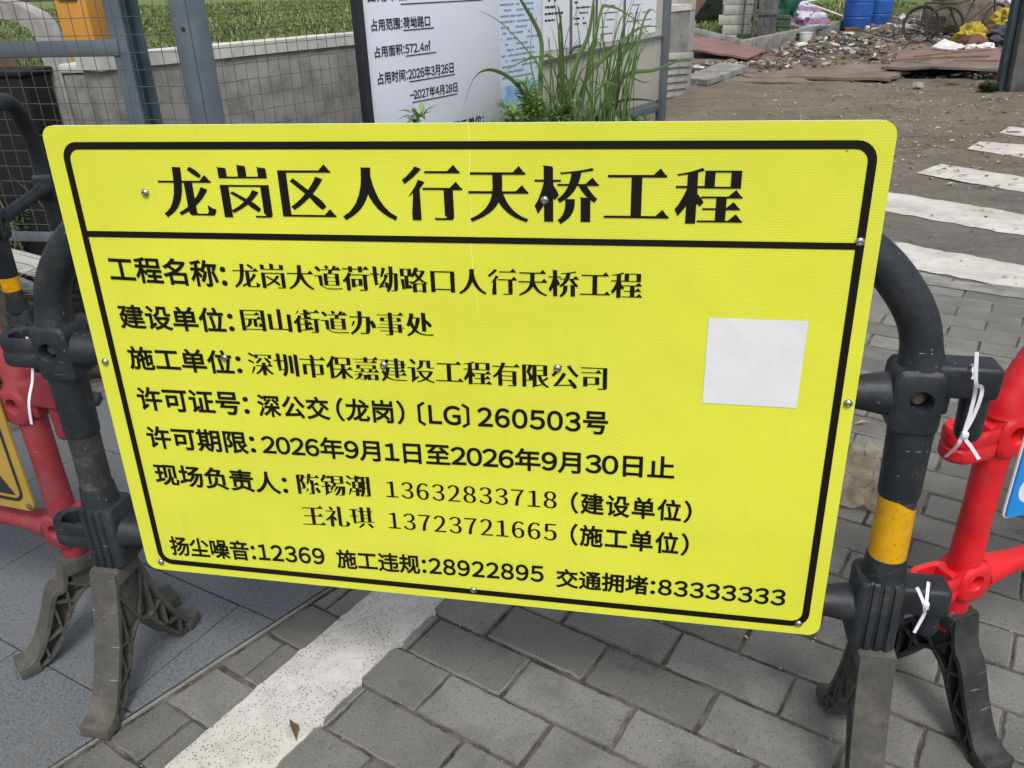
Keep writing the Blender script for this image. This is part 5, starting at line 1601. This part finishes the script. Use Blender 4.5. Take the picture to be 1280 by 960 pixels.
for i, (a, b, wd, lab) in enumerate((((3.35, 12.3, .14), (4.55, 12.05, .20), .09, 'weathered plank on the warped board, nearer one'), ((3.75, 12.75, .15), (4.85, 12.9, .22), .07, 'weathered plank on the warped board, farther one'))):
    bm = bmesh.new(); strip(bm, [a, tuple((Vector(a) + Vector(b)) / 2 + Vector((0, 0, .01))), b], (0.1, 1, 0), wd, .025)
    tag(obj('plank', fixn(bm), M['wood']), lab, 'plank', 'planks on the warped board')
# right post
t = thing('timber_post', 'thick grey weathered post at the right edge of the yard', 'post', (4.10, 9.72, 0), R(8))
bm = bmesh.new(); box(bm, (.02, .0, 1.2), (.24, .20, 2.5), rot=(0, R(-2), 0), bev=.012); obj('post_body', fixn(bm), M['greywood'], t)
bm = bmesh.new(); box(bm, (-.145, .05, 1.2), (.06, .10, 2.46), rot=(0, R(-2), 0), bev=.006); obj('batten', fixn(bm), M['fencedark'], t)
hw_ = herb((3.88, 9.75, 0), 'small tuft of weed at the foot of the thick grey post', .12, .14, 16, 44, .05, .015)

for c_ in hw_.children:
    c_.data.materials[0] = M['dullweed']
# rubble and litter: too many to count
def chunk(bm, r_, x, y, z, s, mi):
    n = r_.choice((4, 5, 6)); a0 = r_.uniform(0, 6.28); L_ = s * r_.uniform(.6, 1.9); W_ = s * r_.uniform(.35, .8); H_ = s * r_.uniform(.12, .5)
    rot = r_.uniform(0, 6.28); tx, ty = r_.uniform(-.35, .35), r_.uniform(-.35, .35)
    def pt(k, zz, sh):
        a = a0 + 6.283 * k / n; px_, py_ = L_ * math.cos(a) * sh, W_ * math.sin(a) * sh
        X = px_ * math.cos(rot) - py_ * math.sin(rot); Y = px_ * math.sin(rot) + py_ * math.cos(rot)
        return bm.verts.new((x + X, y + Y, z + zz + X * tx + Y * ty))
    j = [r_.uniform(.8, 1.15) for _ in range(n)]
    lo = [pt(k, -H_ * .3, j[k]) for k in range(n)]; hi = [pt(k, H_, j[k] * r_.uniform(.75, .98)) for k in range(n)]
    ring_faces(bm, lo, hi, mi); cap(bm, hi, mi)
bm = bmesh.new(); r_ = random.Random(77)
for i in range(4200):
    v = r_.uniform(10.6, 21.5); u = r_.uniform(-4.35, 1.4 if v < 15 else .3)
    if v < 11.6 and r_.random() < .55: continue
    dens = mnoise.noise(Vector((u * .8, v * .6, 3)))
    if dens < -.12 + (.25 if v < 12 else 0) and r_.random() < .8: continue
    p = UV(u, v); s = .022 + .075 * r_.random() ** 3.5
    chunk(bm, r_, p.x, p.y, gz0(p.x, p.y) + .004, s, r_.choices((0, 1, 2, 3, 4, 5), (7, 2.2, 6, .7, 2.0, 3.0))[0])
for (cx_, cy_, sp_, nn_, mx) in ((.75, 12.6, .55, 90, .10), (1.9, 13.0, .6, 110, .07), (5.3, 21.0, .9, 160, .14), (6.1, 24.5, 1.2, 160, .18), (6.3, 16.9, .6, 90, .1), (2.3, 15.3, .6, 80, .08), (4.2, 11.3, .35, 40, .05), (3.6, 17.5, 1.2, 170, .09), (3.0, 14.6, 1.0, 120, .07), (5.9, 22.8, 1.1, 140, .16)):
    for i in range(nn_):
        a = r_.uniform(0, 6.28); rr_ = sp_ * math.sqrt(r_.random()) * r_.uniform(.5, 1.2)
        chunk(bm, r_, cx_ + rr_ * math.cos(a), cy_ + rr_ * math.sin(a), .02 + .16 * sp_ * max(0, 1 - rr_ / sp_), mx * r_.uniform(.3, 1), r_.choices((0, 1, 2, 3, 4, 5), (7, 4, 4, 2.2, 1.5, 3))[0])
for i in range(70):
    v = r_.uniform(11.2, 20); u = r_.uniform(-4.2, .6); p = UV(u, v); a = r_.uniform(0, 3.14); ln = r_.uniform(.15, .75); wd = r_.uniform(.015, .09)
    d = Vector((math.cos(a), math.sin(a), r_.uniform(-.12, .2))) * ln / 2; z = gz0(p.x, p.y) + .03
    strip(bm, [Vector((p.x, p.y, z)) - d, Vector((p.x, p.y, z + .01)), Vector((p.x, p.y, z)) + d], (-d.y, d.x, r_.uniform(-.2, .2) * ln), wd, .012, r_.choice((0, 1, 2, 2, 2, 4, 5)))
struct(obj('rubble', fixn(bm), [M['greyscrap'], M['concrete_pale'], M['wood'], M['whitescrap'], M['rust'], M['bluescrap']], smooth=False), 'stuff')

def litter(name, n_, reg, size, mats, seed):
    bm = bmesh.new(); r_ = random.Random(seed)
    for i in range(n_):
        v, u = reg(r_); p = UV(u, v); k = min(1, max(0, (v - 4.2) / 3))
        z = gz0(p.x, p.y) + .007
        s = size * r_.uniform(.4, 1.3); a = r_.uniform(0, 6.28); d = Vector((math.cos(a), math.sin(a), r_.uniform(-.1, .25)))
        n0 = len(bm.faces); leaf(bm, Vector((p.x, p.y, z)), d, Vector((r_.uniform(-.3, .3), r_.uniform(-.3, .3), 1)), s, s * r_.uniform(.3, .55)); bm.faces.ensure_lookup_table()
        mi = r_.choice(range(len(mats)))
        for f in list(bm.faces)[n0:]: f.material_index = mi
    return struct(obj(name, bm, mats, ang=60), 'stuff')
litter('leaf_litter', 950, lambda r_: (r_.uniform(5.2, 11.2), r_.uniform(-2.7, 1.6) if r_.random() < .6 else r_.uniform(-1.6, .9)), .060, [M['litter'], M['litter'], M['litterdark']], 5)
litter('leaf_litter', 160, lambda r_: (r_.uniform(3.1, 5.2), r_.uniform(-1, 1.2)), .03, [M['litter'], M['litterdark']], 6)
# single leaves and crumbs on the paving
for i, (x, y, s, a, mt_, lab) in enumerate(((-.34, -.05, .060, -50, 'litterdark', 'dark red brown dead leaf lying on the white line'), (-.385, .325, .040, 120, 'litter', 'small tan dead leaf by the edge of the sign next to the white line'), (.93, 1.31, .055, 20, 'orangeleaf', 'pale orange leaf on the pavers behind the right post'), (1.02, .98, .035, 80, 'orangeleaf', 'small orange leaf on the pavers right of the yellow band'))):
    bm = bmesh.new(); d = Vector((math.cos(R(a)), math.sin(R(a)), .12)); leaf(bm, Vector((0, 0, .002)), d, Vector((.5, .3, 1)), s, s * .30)
    o = obj('dead_leaf', bm, M[mt_], ang=60); o.location = (x, y, .006); tag(o, lab, 'leaf', 'dead leaves on the paving')
bm = bmesh.new(); r_ = random.Random(2); chunk(bm, r_, 0, 0, 0, .0055, 0)
o = obj('stone_chip', fixn(bm), M['whitescrap'], smooth=False); o.location = (.538, .316, .003); tag(o, 'tiny white stone chip on a paver under the sign edge', 'stone')
bm = bmesh.new(); r_ = random.Random(31)
for i in range(900):
    v = r_.uniform(-1.2, 3.0); u = r_.uniform(-.72, 1.5)
    k = round((v - V0) / W); 
    if r_.random() < .65: v = V0 + k * W + r_.gauss(0, .004)
    p = UV(u, v); s = r_.uniform(.0008, .0024)
    if (Vector((p.x, p.y)) - KA).dot(KN) < .01: continue
    chunk(bm, r_, p.x, p.y, .0005, s, r_.choice((0, 1, 2)))
struct(obj('grit', bm, [M['greyscrap'], M['whitescrap'], M['litter']], smooth=False), 'stuff')
